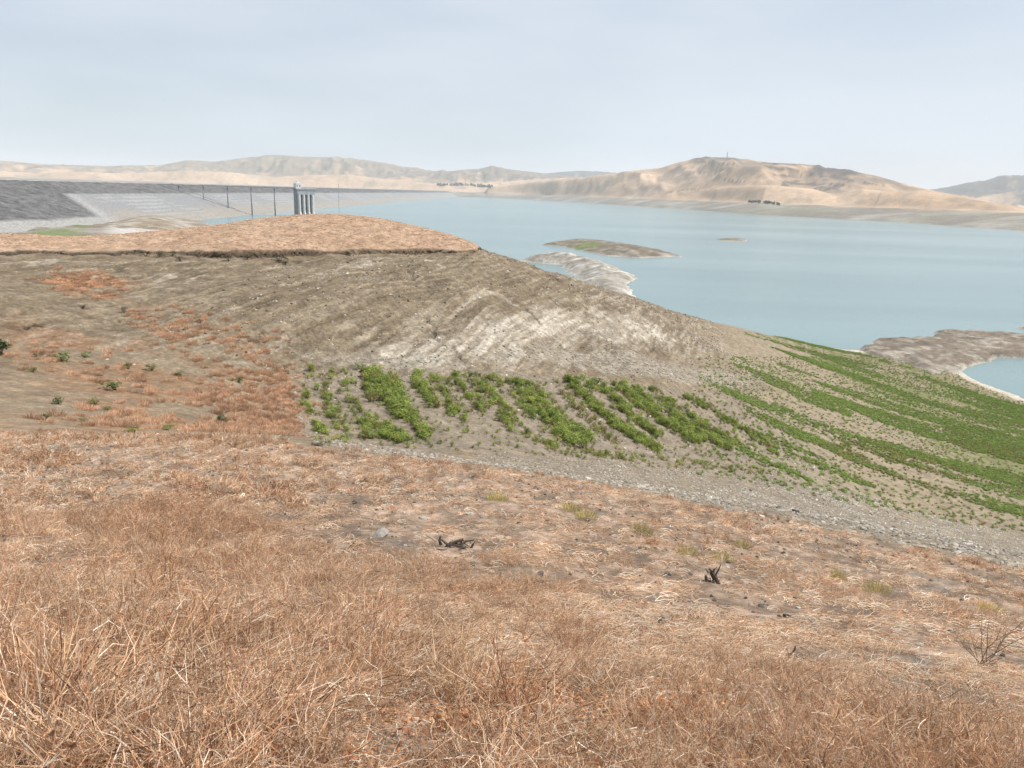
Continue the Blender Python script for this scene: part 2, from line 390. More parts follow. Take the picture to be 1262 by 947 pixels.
for pts, w, dp in (([(503, 333), (515, 348), (528, 358)], 0.35, 0.35), ([(522, 388), (530, 398), (541, 414), (555, 430), (566, 446)], 0.4, 0.55), ([(640, 370), (650, 384), (667, 401), (684, 420), (702, 438)], 0.5, 0.55),
                   ([(660, 331), (675, 338), (692, 348)], 0.6, 0.6), ([(722, 362), (738, 372), (752, 375)], 0.7, 0.5), ([(590, 330), (600, 345), (606, 356)], 0.4, 0.3)):
    P = surf(*np.array(pts, float).T); dd = polydist(GX + 0.9 * fbm(GX * .45, GY * .45, 3, 31), GY + 1.5 * fbm(GX * .45, GY * .45, 3, 32), [tuple(q[:2]) for q in P])
    g1 = np.exp(-(dd / (w * .62)) ** 2) * ss(-.55, .1, vn(GX * .35, GY * .35, 33)); GZ -= dp * .8 * g1; gul = np.maximum(gul, g1)

PX, PY, PW = project(np.stack([GX, GY, GZ], -1))
def world_poly(pts):
    return [tuple(q[:2]) for q in surf(*np.array(pts, float).T)]
def zone(pts, soft=2.0, wb=1.5, fr=0.25, seed=0):
    d = sdist(GX + wb * fbm(GX * fr, GY * fr, 4, 50 + seed), GY + wb * fbm(GX * fr, GY * fr, 4, 60 + seed), world_poly(pts)); return ss(-soft, soft, d)

n_lo = fbm(GX * .06, GY * .06, 4, 70); n_mid = fbm(GX * .35, GY * .35, 4, 71); n_hi = fbm(GX * 1.7, GY * 1.7, 3, 72); n_vh = vn(GX * 6, GY * 6, 73)
C = np.zeros(GX.shape + (3,)) + np.array([0.262, 0.212, 0.156])
C = mixc(C, (0.20, 0.155, 0.108), ss(0.0, 0.5, n_lo) * 0.6)
# bare hillside: brown earth with pale bedding streaks
pale = bare * ss(0.1, 0.6, rib2 * 0.9 + 0.35 * rib + 0.3 * n_hi)
C = mixc(C, (0.195, 0.158, 0.113), bare * 0.85)
lowz = ss(44, 35, GZ) * 0.6 + ss(110, 160, R_) * 0.45
C = mixc(C, (0.43, 0.39, 0.33), pale * (0.16 + 0.48 * lowz) * (1 - .45 * ss(130, 190, R_)))
C = mixc(C, (0.105, 0.082, 0.058), bare * ss(0.1, 0.7, -rib2 * .8 - .3 * rib + .45 * n_mid) * 0.65)
ln = ss(.80, .93, ridged(hv * .62 + .25 * wob, hu * .035, 1, 26)) * ss(-.15, .35, fbm(GX * .13, GY * .13, 3, 27) + .25 * vn(hu * .5, hv * .5, 28)); C = mixc(C, (0.46, 0.42, 0.36), bare * ln * .55)
ln2 = ss(.84, .95, ridged(hv * .75 + .25 * wob + 40, hu * .035, 1, 29)) * ss(-.1, .4, fbm(GX * .13 + 9, GY * .13, 3, 30)); C = mixc(C, (0.085, 0.066, 0.046), bare * ln2 * .6); GZ -= bare * ln2 * .10
# bathtub-ring whitening
zw = zone([(430, 452), (470, 425), (560, 412), (700, 385), (800, 395), (830, 420), (700, 425), (600, 440), (540, 456)], 2.2, 3.0, .2, 1)
C = mixc(C, (0.60, 0.57, 0.51), zw * (0.38 + 0.55 * ss(-.3, .5, rib2 + n_mid)) * 0.66)
zw2 = zone([(880, 425), (900, 425), (945, 462), (925, 465)], 2, 2, .3, 2); C = mixc(C, (0.48, 0.45, 0.40), zw2 * ss(-.1, .5, n_mid + .4 * rib2) * .8)
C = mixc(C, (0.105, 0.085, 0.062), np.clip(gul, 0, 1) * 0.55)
# gravel at the hillside foot and stony band along the near bank
zg = zone([(380, 445), (470, 452), (560, 452), (640, 440), (720, 455), (830, 470), (900, 478), (930, 468), (880, 455), (760, 432), (640, 430), (560, 445), (450, 440)], 1.2, 1.5, .4, 3)
C = mixc(C, (0.34, 0.315, 0.27), zg * (0.45 + .4 * ss(-.2, .4, n_hi)))
# cove floor
zf = zone([(376, 462), (520, 455), (640, 462), (830, 480), (930, 490), (1000, 500), (1100, 620), (900, 590), (700, 565), (560, 555), (440, 548), (385, 535), (370, 500)], 1.5, 1.2, .3, 4)
C = mixc(C, (0.245, 0.212, 0.172), zf * .85)
zb = zone([(380, 535), (450, 551), (600, 558), (750, 567), (900, 587), (1050, 608), (1262, 650), (1330, 668), (1330, 722), (1262, 700), (1000, 648), (800, 608), (600, 574), (400, 553)], .7, .7, .6, 5)
C = mixc(C, (0.25, 0.215, 0.17), zb * .8)
C = mixc(C, (0.45, 0.43, 0.395), zb * ss(.15, .6, fbm(GX * .25, GY * .25, 3, 80) + .35 * n_hi) * ss(10, 45, GX) * .75)
# lower fields and shore
fields = ss(25, 15, GZ) * (R_ > 60)
C = mixc(C, (0.30, 0.255, 0.19), fields * .8)
C = mixc(C, (0.165, 0.185, 0.07), ss(9, 5.5, GZ) * ss(0.8, 1.6, GZ) * ss(-.35, .25, fbm(GX * .05, GY * .05, 3, 90) + .5 * np.sin(GZ * 6)) * (R_ > 90) * .75)
C = mixc(C, (0.55, 0.52, 0.455), ss(0.62, 0.25, GZ) * (R_ > 100))
# reddish dried weeds in the valley to the left
zo = zone([(60, 325), (110, 325), (135, 350), (230, 385), (330, 425), (372, 455), (362, 500), (372, 535), (395, 552), (200, 535), (0, 520), (0, 400), (90, 395), (130, 380)], 3.5, 4, .15, 6)
C = mixc(C, (0.30, 0.175, 0.105), zo * ss(-.15, .45, n_mid + .5 * n_lo) * .55)
zt = zone([(40, 345), (150, 340), (170, 352), (150, 368), (70, 366)], 3, 3, .2, 7); C = mixc(C, (0.36, 0.175, 0.085), zt * ss(-.2, .4, n_mid + .4 * n_hi) * .8)
# grass-covered ground
kn = ss(45.02, 45.25, GZ + 0.0 * n_hi) * (R_ > 58) * ss(45.0, 45.1, zc)
C = mixc(C, np.array([0.43, 0.295, 0.20]), kn)
C = mixc(C, (0.50, 0.365, 0.26), kn * ss(-.2, .5, n_mid) * .7)
sc = scarp_m * np.exp(-((zc - 44.985) / 0.045) ** 2); C = mixc(C, (0.07, 0.052, 0.038), np.clip(sc * 1.3, 0, 1) * .95)  # scarp face: its shade painted in as a near-black line
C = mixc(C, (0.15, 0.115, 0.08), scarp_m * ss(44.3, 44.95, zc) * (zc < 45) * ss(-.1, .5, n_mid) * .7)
fg = FORE
soil = mixc(np.zeros(GX.shape + (3,)) + np.array([0.255, 0.19, 0.14]), (0.28, 0.24, 0.20), ss(.1, .5, n_mid))
soil = mixc(soil, (0.47, 0.345, 0.255), ss(-.15, .4, n_hi + .4 * n_vh) * .7)
C = mixc(C, soil, ss(0.15, .7, fg))
ctr = np.sin(GZ * 13.0 + 1.2 * n_lo + .5 * n_mid); C = mixc(C, (0.10, 0.08, 0.058), bare * ss(.72, .97, ctr) * ss(-.25, .3, fbm(GX * .16, GY * .16, 3, 74)) * .42)
C = mixc(C, (0.47, 0.43, 0.37), bare * ss(.8, .98, -ctr) * ss(-.1, .4, fbm(GX * .2, GY * .2, 3, 75)) * .35)
C = C * (1 + 0.16 * n_hi + (0.10 + .16 * bare) * n_vh)[..., None]
C = C * mixc(np.zeros(GX.shape + (3,)) + np.array([.765, .735, .685]), np.array([.72, .705, .70]), np.clip(kn + fg, 0, 1))
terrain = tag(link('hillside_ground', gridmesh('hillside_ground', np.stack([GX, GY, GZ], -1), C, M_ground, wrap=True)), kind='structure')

# ------------------------------------------------------------------ water
wm = MB(); wm.add([(-9000, -500, 0), (9000, -500, 0), (9000, 12500, 0), (-9000, 12500, 0)], [(0, 1, 2, 3)])
tag(link('reservoir_water', wm.mesh('reservoir_water', M_water)), kind='structure')

# ------------------------------------------------------------------ islands, headland, lake bed
def mound(name, outline, hmax, slope, step, cols, green=None, tops=0.25, seed=0, rough=0.5, cliff=0.0):
    P = at_z(*np.array([o[:2] for o in outline], float).T, 0.0)[:, :2]
    lo = P.min(0) - 12; hi = P.max(0) + 12
    xs = np.arange(lo[0], hi[0], step); ys = np.arange(lo[1], hi[1], step); X, Y = np.meshgrid(xs, ys, indexing='xy')
    fr = 1.0 / (step * 6)
    d = sdist(X + 2.0 * step * fbm(X * fr, Y * fr, 3, seed), Y + 2.0 * step * fbm(X * fr, Y * fr, 3, seed + 5), [tuple(q) for q in P])
    z = np.where(d > 0, hmax * (1 - np.exp(-d * slope / hmax)) + cliff * ss(0, 1.5 * step, d), np.maximum(d * 0.35, -2.0))
    z = z + np.where(d > 0, rough * ss(0, 4 * step, d) * ridged(X * fr * .7, Y * fr * .7, 4, seed + 9), 0)
    n1 = fbm(X * fr, Y * fr, 4, seed + 20); n2 = vn(X * fr * 3, Y * fr * 3, seed + 24)
    c = np.zeros(X.shape + (3,)) + np.array(cols[0]) * .68; c = mixc(c, np.array(cols[1]) * .72, ss(-.1, .6, n1 + .5 * n2)); c = mixc(c, (.11, .09, .07), ss(.3, .7, ridged(X * fr * 1.3, Y * fr * 1.3, 3, seed + 31)) * .5); c = mixc(c, (0.5, 0.47, 0.42), ss(0.9, 0.2, z) * .45)
    if green is not None:
        for (gx, gy), rad in green:
            q = at_z(gx, gy, hmax * .5)[:2]; gm = ss(rad, rad * .3, np.hypot((X - q[0]), (Y - q[1]) * .5) + rad * .5 * n1); c = mixc(c, (0.13, 0.16, 0.055), gm * .8)
    keep = d > -11
    o = tag(link(name, gridmesh(name, np.stack([X, Y, z], -1), c, M_isle)), kind='structure'); return o, (xs, ys, z)

gb = ((0.235, 0.20, 0.155), (0.36, 0.325, 0.27))
mound('island', [(667, 302), (690, 304), (720, 310), (750, 316), (785, 318), (838, 316.5), (825, 312), (790, 306), (750, 301.5), (710, 299), (680, 299.5)], 9.0, 0.32, 2.2, gb, green=[((722, 302), 20)], seed=100, rough=0.7)
mound('small_island', [(878, 295.5), (895, 297.6), (920, 297.6), (921, 296), (900, 294)], 3.0, 0.22, 2.0, ((0.25, .21, .15), (.34, .30, .24)), seed=120, rough=.3)
mound('headland', [(640, 322), (690, 327), (715, 345), (735, 395), (790, 375), (772, 352), (786, 343), (760, 331), (725, 321.5), (690, 318), (655, 318)], 13.0, 0.42, 2.0, ((0.40, 0.365, 0.31), (0.62, 0.59, 0.54)), green=[((655, 317), 9)], seed=140, rough=1.1)
mound('shore_point', [(1062, 434), (1058, 429), (1072, 428), (1076, 419.5), (1110, 419), (1140, 418.5), (1160, 413), (1142, 410), (1160, 409), (1215, 411), (1262, 416), (1420, 424), (1420, 448), (1300, 443), (1262, 441.5), (1224, 441), (1222, 446), (1200, 449.5), (1188, 455), (1182, 463), (1150, 470), (1100, 452)], 4.2, 0.16, 1.0, ((0.25, 0.205, 0.16), (0.40, 0.355, 0.295)), seed=160, rough=0.9, cliff=1.0)
mound('shore_islet', [(1250, 404.5), (1262, 407), (1330, 411), (1330, 403), (1262, 401)], 3, 0.3, 1.2, ((0.25, 0.205, 0.16), (0.38, 0.335, 0.275)), seed=180, rough=.6)

mound('lake_bed_rise', [(92, 283), (130, 286.5), (180, 287.5), (230, 285.5), (266, 279), (255, 274), (205, 270.5), (140, 270.5), (98, 275)], 15.0, 0.19, 5.0, ((0.33, 0.265, 0.19), (0.46, 0.415, 0.35)), green=[((112, 272), 30)], seed=190, rough=1.6)
# exposed lake bed between the knoll and the dam
bed_out = [(-160, 330), (-160, 262), (60, 258), (180, 252), (215, 249), (285, 246.5), (330, 250), (300, 256), (262, 258), (345, 262.5), (330, 264), (258, 266.5), (240, 271), (248, 279), (262, 288), (255, 300), (200, 330)]
bo, _ = mound('lake_bed', bed_out, 9.0, 0.045, 7.0, ((0.26, 0.215, 0.165), (0.36, 0.325, 0.28)), seed=200, rough=2.0)
me = bo.data; nv = len(me.vertices); co = np.empty(nv * 3, np.float32); me.vertices.foreach_get('co', co); co = co.reshape(-1, 3)
cc = np.empty(nv * 4, np.float32); me.attributes['col'].data.foreach_get('color', cc); cc = cc.reshape(-1, 4)
bx, by, _w = project(co); n1 = fbm(co[:, 0] * .02, co[:, 1] * .02, 4, 210)
def ell(cx, cy, rx, ry): return ss(1.25, .7, np.hypot((bx - cx) / rx, (by - cy) / ry) + .45 * n1)
c3 = cc[:, :3].astype(float)
c3 = mixc(c3, (0.20, 0.155, 0.11), ell(185, 269, 85, 10) * .9); c3 = mixc(c3, (0.42, 0.40, 0.37), ell(165, 284, 40, 7) * .8)
c3 = mixc(c3, (0.13, 0.165, 0.06), ell(68, 288, 34, 6) * (.75 + .25 * n1)); c3 = mixc(c3, (0.12, 0.165, 0.045), ell(100, 276, 14, 5) * .8); c3 = mixc(c3, (0.13, 0.17, 0.06), ell(275, 258.5, 16, 2.5))
cc[:, :3] = c3; me.attributes['col'].data.foreach_set('color', cc.ravel())

# ------------------------------------------------------------------ far country: shores, hills, mountains
def interp_px(tbl, px): t_ = np.array(tbl, float); return np.interp(px, t_[:, 0], t_[:, 1])
def horizon(px): return 238.5 + (px - 631) * math.tan(ROLL)
SHORE = [(-300, 7900), (420, 7900), (500, 7700), (560, 7400), (630, 6900), (700, 6000), (760, 5000), (820, 4200), (880, 3650), (940, 3200), (1000, 3050), (1060, 2950), (1180, 2620), (1262, 2380), (1600, 1900)]
LAYERS = [  # ridge line (px, py), distance of the ridge, of its foot, roughness
    ([(-300, 206), (0, 203), (60, 207), (130, 208.5), (200, 207), (230, 202), (270, 203), (310, 198), (345, 195), (372, 197), (400, 197), (440, 200), (470, 204), (500, 209), (540, 214), (640, 224), (700, 246)], 10800, 8900, 1.0, 0),
    ([(380, 229), (480, 218), (520, 213), (560, 213), (590, 210), (605, 206.5), (622, 210), (650, 213.5), (690, 218), (740, 224), (800, 238)], 9700, 8300, 1.0, 1),
    ([(-300, 219), (0, 213), (50, 216), (100, 214), (150, 216), (230, 213), (290, 215), (340, 220), (380, 218), (430, 217), (480, 223), (540, 228), (620, 226), (690, 221), (740, 226), (800, 236), (860, 250)], 8900, 7900, 0.7, 2),
    ([(560, 236), (640, 228), (700, 222), (730, 218.5), (760, 216), (810, 210), (835, 203), (855, 200), (875, 198.5), (900, 200), (925, 203), (940, 205), (970, 207.5), (1000, 211.5), (1040, 216), (1052, 218.5), (1090, 226.5), (1110, 232), (1150, 240), (1200, 248), (1262, 262), (1400, 266)], 5200, 3700, 0.85, 3),
    ([(700, 243), (780, 238), (850, 237), (900, 232), (950, 231), (1000, 236), (1030, 243), (1060, 236), (1100, 240), (1140, 241), (1200, 249), (1262, 258), (1400, 262), (1600, 270)], 3800, 3050, 0.55, 4),
    ([(560, 230), (640, 218), (690, 214), (715, 212.5), (760, 215), (820, 222)], 15500, 14000, 0.5, 5),
    ([(1050, 250), (1100, 243), (1150, 237.5), (1185, 232.5), (1205, 230.5), (1225, 226), (1262, 227), (1330, 219), (1450, 224), (1600, 230)], 12500, 9500, 0.9, 6),
]
pxs = np.linspace(-330, 1640, 1150); nr = 330
rings = np.concatenate([np.geomspace(1800, 5600, 190), np.geomspace(5640, 11500, 110), np.geomspace(11700, 16600, 30)])
dirs = raydir(pxs, horizon(pxs)); dirs = dirs[:, :2] / np.hypot(dirs[:, 0], dirs[:, 1])[:, None]
FX = rings[:, None] * dirs[None, :, 0]; FY = rings[:, None] * dirs[None, :, 1]; FR = np.repeat(rings[:, None], len(pxs), 1); FP = np.repeat(pxs[None], len(rings), 0)
rs = interp_px(SHORE, FP + 9 * fbm(FX * .0013, FY * .0013, 2, 300))
rs = rs * (1 + 0.006 * fbm(FX * .0025, FY * .0025, 3, 301))
d = FR - rs
rise = np.where(FP > 600, 520.0, 700.0)
FZ = np.where(d < 0, np.maximum(d * .02, -2.5), 46 * np.clip(d / rise, 0, 1) ** .8 + np.maximum(d - rise, 0) * 0.004)
FZ = FZ + ss(60, 260, d) * 3 * ridged(FX * .0035, FY * .0035, 3, 305)
lay = np.full(FZ.shape, -1); base = FZ.copy()
for tbl, rc, rf, rg, k in LAYERS:
    py = interp_px(tbl, FP); crest = EYE + (horizon(FP) - py) / 941.0 * rc
    wig = fbm(FX * .0011, FY * .0011, 4, 310 + k)
    if k in (3, 4):
        scale_px = np.interp(FP, [600, 760, 900, 1100, 1262, 1600], [1.45, 1.22, 1.0, 0.86, 0.74, .6]); rcl = rc * scale_px; rfl = rf * scale_px; crest = EYE + (horizon(FP) - py) / 941.0 * rcl
    else: rcl = rc; rfl = rf
    rfl = np.maximum(rfl, rs + rise * .95); rcl = np.maximum(rcl, rfl + 250); crest = EYE + (horizon(FP) - py) / 941.0 * rcl
    t = (FR - rfl) / (rcl - rfl) + (0.26 * wig) * (1 - ss(.7, 1, (FR - rfl) / (rcl - rfl)))
    prof = np.where(t < 1, ss(0, 1, np.clip(t, 0, 1)) ** 0.85, np.maximum(1 - 0.35 * (t - 1) ** 1.2, 0))
    sp = ridged(FX * .0027 + .5 * wig, FY * .0015 + .3 * wig, 4, 330 + k); sp2 = ridged(FX * .007, FY * .005, 3, 345 + k)
    z = 40 + (crest - 40) * prof + (crest - 20) * rg * (0.34 * sp + 0.12 * sp2 - 0.14) * np.clip(np.minimum(t * 1.5, (1.0 - t) * 2.2), 0, 1)
    z = np.where((t <= 0) | (FP < tbl[0][0]) | (FP > tbl[-1][0]), -50, z); z = z + np.where((t > .9), rg * 5.0 * sp2, 0)
    if k == 6 or k == 5: z = np.where(t <= 0.02, -50, z)
    if k == 3: t3 = t.copy()
    up = z > FZ; FZ = np.where(up, z, FZ); lay = np.where(up, k, lay)
n1 = fbm(FX * .002, FY * .002, 4, 360); n2 = fbm(FX * .008, FY * .008, 4, 361); n3 = ridged(FX * .012, FY * .006, 3, 362)
gold = np.zeros(FX.shape + (3,)) + np.array([0.40, 0.28, 0.185]); FC = mixc(gold, (0.46, 0.335, 0.232), ss(-.2, .5, n1))
FC = mixc(FC, (0.25, 0.195, 0.14), ss(.05, .6, n2 + .35 * n3) * .6)
for k, colr, am in ((0, (0.155, 0.13, 0.10), .8), (1, (0.15, 0.13, 0.11), .85), (6, (0.045, 0.055, 0.06), .97), (5, (0.04, 0.05, 0.055), .97)):
    FC = mixc(FC, colr, (lay == k) * am * ss(-.6, .4, n2 + .6 * n1 + ss(100, 300, FZ) * .6))
# rocky upper slopes of the big hill with its quarry benches
rock = (lay == 3) * ss(80, 170, FZ + 70 * n1) * ss(850, 930, FP + 60 * n1)
FC = mixc(FC, (0.125, 0.105, 0.09), rock * ss(-.4, .2, n2 + .4 * n3) * .6)
def pline(pts, w, col, am=.9):
    """a band of rock or a road cut that crosses the slope, found by height"""
    global FC
    q = np.array(pts, float); f = (FP >= q[0, 0]) & (FP <= q[-1, 0])
    a, b_, c_ = project(np.stack([FX, FY, FZ], -1)); y = np.interp(a, q[:, 0], q[:, 1]) + 2.0 * n2
    tp = np.minimum(ss(q[0, 0], q[0, 0] + 12, a), ss(q[-1, 0], q[-1, 0] - 12, a))
    wv = w * (.35 + .65 * tp) * np.clip(1 + 1.1 * fbm(FX * .011, FY * .011, 3, 377), .15, 1.6)
    m_ = ss(1.0, .35, np.abs(b_ - y + 1.2 * vn(FX * .02, FY * .02, 378)) / wv) * f * ((lay == 3) | (lay == 4)); FC = mixc(FC, col, m_ * am)
rid = (lay == 3) * ss(925, 945, FP) * ss(1060, 1045, FP) * ss(.66, .74, t3 + .06 * n2) * ss(1.03, .99, t3) * ss(-.55, -.2, vn(FX * .004, FY * .004, 371) + .5 * n2)
FC = mixc(FC, (0.085, 0.075, 0.07), rid * .9)
rid = (lay == 3) * ss(840, 855, FP) * ss(915, 900, FP) * ss(.76, .84, t3 + .05 * n2) * ss(1.03, .99, t3); FC = mixc(FC, (0.10, 0.09, 0.08), rid * .8)
dk = (0.09, 0.08, 0.072)
for pts, w in (([(850, 200.5), (880, 200), (905, 204)], 2.0), ([(935, 205), (965, 209), (985, 212)], 2.4), ([(990, 213.5), (1020, 217), (1050, 222)], 2.4), ([(1060, 226), (1090, 229)], 1.6), ([(945, 216), (985, 218)], 1.8),
               ([(890, 223), (915, 225)], 2.0), ([(960, 226), (1040, 228)], 2.4), ([(1000, 232), (1045, 231)], 2.0), ([(850, 211), (880, 214)], 1.4), ([(820, 237), (860, 234)], 1.0)):
    pline(pts, w, dk)
pline([(1074, 262), (1080, 250), (1084, 242), (1088, 236)], 5, (0.16, 0.13, 0.1), .6)
shore_c = mixc(np.zeros(FX.shape + (3,)) + np.array([0.19, 0.165, 0.135]), (0.27, 0.245, 0.21), ss(-.2, .5, n2))
shore_c = mixc(shore_c, (0.16, 0.185, 0.085), ss(.15, .5, n1 + .3 * n2) * .2)
FC = mixc(FC, shore_c, ss(46, 41, FZ + 3 * n2) * (lay < 0) + ss(46, 41, FZ + 3 * n2) * (lay >= 0) * .6)
tag(link('far_hills', gridmesh('far_hills', np.stack([FX, FY, FZ], -1), FC, M_far)), kind='structure')

# ------------------------------------------------------------------ the dam
axis = [(-612, 250), (-612, 600), (-613, 950), (-628, 1250), (-645, 1800), (-658, 2400), (-680, 3600), (-705, 5000), (-720, 6400), (-760, 8400)]
ax = np.array(axis, float); sl_ = np.concatenate([[0], np.cumsum(np.hypot(*np.diff(ax, axis=0).T))])
st = np.concatenate([np.arange(0, 1600, 5.0), np.arange(1600, 3000, 14.0), np.arange(3000, sl_[-1], 60.0)])
cx = np.interp(st, sl_, ax[:, 0]); cy = np.interp(st, sl_, ax[:, 1]); tx = np.gradient(cx); ty = np.gradient(cy); tl = np.hypot(tx, ty); nx, ny = ty / tl, -tx / tl
offs = np.concatenate([[-150, -75, -5.0, 5.0], np.arange(7.0, 170, 2.6)]); zz = np.where(offs < -4, 50 + (offs + 5) / 2.4, np.where(offs <= 5, 50.0, 50 - (offs - 5) / 2.9))
DX = cx[None] + offs[:, None] * nx[None]; DY = cy[None] + offs[:, None] * ny[None]; DZ = np.repeat(zz[:, None], len(st), 1)
on = (offs > 6)[:, None] * 1.0
DZ = DZ + on * (0.5 * fbm(DX * .12, DY * .12, 3, 400) + .35 * vn(DX * .45, DY * .45, 401))
d1 = fbm(DX * .02, DY * .02, 4, 402); d2 = vn(DX * .3, DY * .3, 403); S_ = np.repeat(st[None], len(offs), 0)
DC = np.zeros(DX.shape + (3,)) + np.array([0.105, 0.102, 0.102]); DC = DC * (1 + .55 * d2 + .2 * d1)[..., None]
lower = ss(36, 33.5, DZ + 1.2 * d1) * ss(655, 672, S_ + (DZ - 20) * -2.2)
ring = 0.5 + 0.5 * np.sin(DZ * 1.5 + 1.5 * d1)
DC = mixc(DC, mixc(np.zeros(DX.shape + (3,)) + np.array([0.215, 0.217, 0.22]), (0.275, 0.277, 0.275), ss(.3, .95, ring * ss(-.6, .3, d1) + .5 * d1 + .25 * d2)), lower * .9)
DC = mixc(DC, (0.27, 0.235, 0.19), lower * ss(18, 6, DZ + 8 * d1) * .6)
DC = mixc(DC, (0.33, 0.32, 0.30), ss(12.5, 9.5, DZ + 2 * d1) * (1 - lower) * .7)
DC = mixc(DC, (0.29, 0.285, 0.275), lower * ss(692, 672, S_ + (DZ - 20) * -2.2 + 8 * d2) * .7)
DC = mixc(DC, (0.40, 0.38, 0.35), (offs <= 6)[:, None] * 1.0)
dam = link('dam', None, loc=(-612, 250, 0)); dam.empty_display_size = 10
tag(dam, 'long dark grey rock-faced embankment dam closing off the lake on the left', 'dam')
P = np.stack([DX + 612, DY - 250, DZ], -1)
df_ = link('riprap_face', gridmesh('riprap_face', P[3:], DC[3:], M_rip), dam)
link('crest_road', gridmesh('crest_road', P[:4], DC[:4], M_conc), dam)
g = MB(); rail = [(a - 612 * -1 + 0, b - 250, 50.9) for a, b in zip(cx[::6] + 4.4 * nx[::6], cy[::6] + 4.4 * ny[::6])]
g.tube(rail, .35, 4, (.33, .32, .31)); link('guard_rail', g.mesh('guard_rail', M_steel), dam)

# ------------------------------------------------------------------ intake tower and its bridge
TP = at_r(376, 236, 1445); tx0, ty0 = TP[0], TP[1]
tower = link('intake_tower', None, loc=(tx0, ty0, 0)); tower.rotation_euler.z = math.radians(40)
tag(tower, 'pale concrete intake tower with four tall piers standing in the lake', 'tower')
cc1 = (0.24, 0.245, 0.25); cc2 = (0.55, 0.54, 0.52); cd = (0.08, 0.085, 0.09)
g = MB(); g.box((0, 6, 22), (34, 12, 50), 0, cc1); link('core', g.mesh('core', M_conc), tower)  # core concrete darkened, painting the tower's shaded side
for k in range(4):
    x = -12.9 + k * 8.6; g = MB(); zs = [(-3, 0, 9.0), (3.2, 0, 9.0), (5.5, 0, 7.4), (8.5, 0, 6.2), (38.5, 0, 5.6)]; V = []; Fc = []
    for z, _a, pr in zs:
        for u, w in ((-2.1, 0.0), (-2.1, -pr * .72), (-1.1, -pr), (1.1, -pr), (2.1, -pr * .72), (2.1, 0.0)): V.append((x + u * (1.12 if z < 6 else 1), w, z))
    for i in range(len(zs) - 1):
        for j in range(6): j2 = (j + 1) % 6; Fc.append((i * 6 + j, i * 6 + j2, (i + 1) * 6 + j2, (i + 1) * 6 + j))
    Fc += [tuple(range(6))[::-1], tuple(range(24, 30))]; g.add(V, Fc, cc2); pr_ = link('pier', g.mesh('pier', M_conc), tower)
    g = MB(); g.box((x, -4.2, 1.0), (6.4, 11.6, 5.0), 0, cd); link('footing', g.mesh('footing', M_conc), tower)
for k in range(3):
    g = MB(); x = -8.6 + k * 8.6
    for zb_ in range(8): g.box((x, -1.0, 2 + zb_ * 4.4), (3.4, .8, .5), 0, cd)
    g.box((x, -.35, 18), (4.1, .5, 40), 0, cd); link('trash_rack_shade', g.mesh('trash_rack_shade', M_conc), tower)  # rack bars over a dark sheet that paints the shade between piers
g = MB(); g.box((0, 1.2, 42.3), (33.6, 12, 7.6), 0, (.30, .315, .33)); link('head_wall', g.mesh('head_wall', M_conc), tower)  # blue-grey tone paints the shade on this concrete
g = MB(); g.box((0.5, 3, 47.4), (37, 17, 2.6), 0, cc1); link('deck', g.mesh('deck', M_conc), tower)
g = MB()
for a_, b_ in (((-18, -5.3), (19, -5.3)), ((19, -5.3), (19, 11.3)), ((19, 11.3), (-18, 11.3))):
    for hz in (49.5, 50.3): g.tube([(a_[0], a_[1], hz), (b_[0], b_[1], hz)], .12, 4, (.5, .5, .5))
    for k in range(9):
        q = (a_[0] + (b_[0] - a_[0]) * k / 8, a_[1] + (b_[1] - a_[1]) * k / 8); g.tube([(q[0], q[1], 48.7), (q[0], q[1], 50.35)], .12, 4, (.5, .5, .5))
link('railing', g.mesh('railing', M_steel), tower)
g = MB(); g.box((-12.5, 4.5, 53.2), (10, 10, 9), 0, (.60, .60, .58)); hut = link('control_house', g.mesh('control_house', M_conc), tower)
g = MB(); g.box((-12.5, 4.5, 58.6), (11, 11, 1.8), 0, (.42, .42, .42), .55); g.box((-12.5, 4.5, 61.0), (3, 3, 3.2), 0, (.5, .5, .5), .6); link('roof', g.mesh('roof', M_conc), hut)
for x in (-15, -10):
    g = MB(); g.box((x, -.55, 53.5), (1.8, .2, 2.6), 0, (.06, .07, .08)); link('window', g.mesh('window', M_steel), hut)
g = MB(); g.tube([(-4.5, 2, 48.6), (-4.5, 2, 54.5)], .5, 5, (.6, .6, .6)); g.tube([(-4.5, 2, 54.3), (-1, 2, 54.3)], .4, 5, (.6, .6, .6)); link('hoist', g.mesh('hoist', M_steel), tower)

b0 = np.array([-628.0 + 4, 1312.0]); a40 = math.radians(40)
b1 = np.array([tx0 + math.cos(a40) * -17 - math.sin(a40) * 5, ty0 + math.sin(a40) * -17 + math.cos(a40) * 5])
bl = np.hypot(*(b1 - b0)); ba = math.atan2(b1[1] - b0[1], b1[0] - b0[0])
bridge = link('access_bridge', None, loc=(b0[0], b0[1], 0)); bridge.rotation_euler.z = ba
tag(bridge, 'slender level footbridge on thin tall piers from dam to tower', 'bridge')
g = MB(); g.box((bl / 2, 0, 48.9), (bl, 4.4, 1.1), 0, (.22, .225, .23)); link('bridge_deck', g.mesh('bridge_deck', M_conc), bridge)
for s_ in (-1, 1):
    g = MB(); g.tube([(0, s_ * 2.3, 50.9), (bl, s_ * 2.3, 50.9)], .13, 4, (.3, .3, .3))
    for k in range(50): g.tube([(bl * k / 49.0, s_ * 2.3, 49.6), (bl * k / 49.0, s_ * 2.3, 50.9)], .09, 4, (.3, .3, .3))
    link('bridge_railing', g.mesh('bridge_railing', M_steel), bridge)
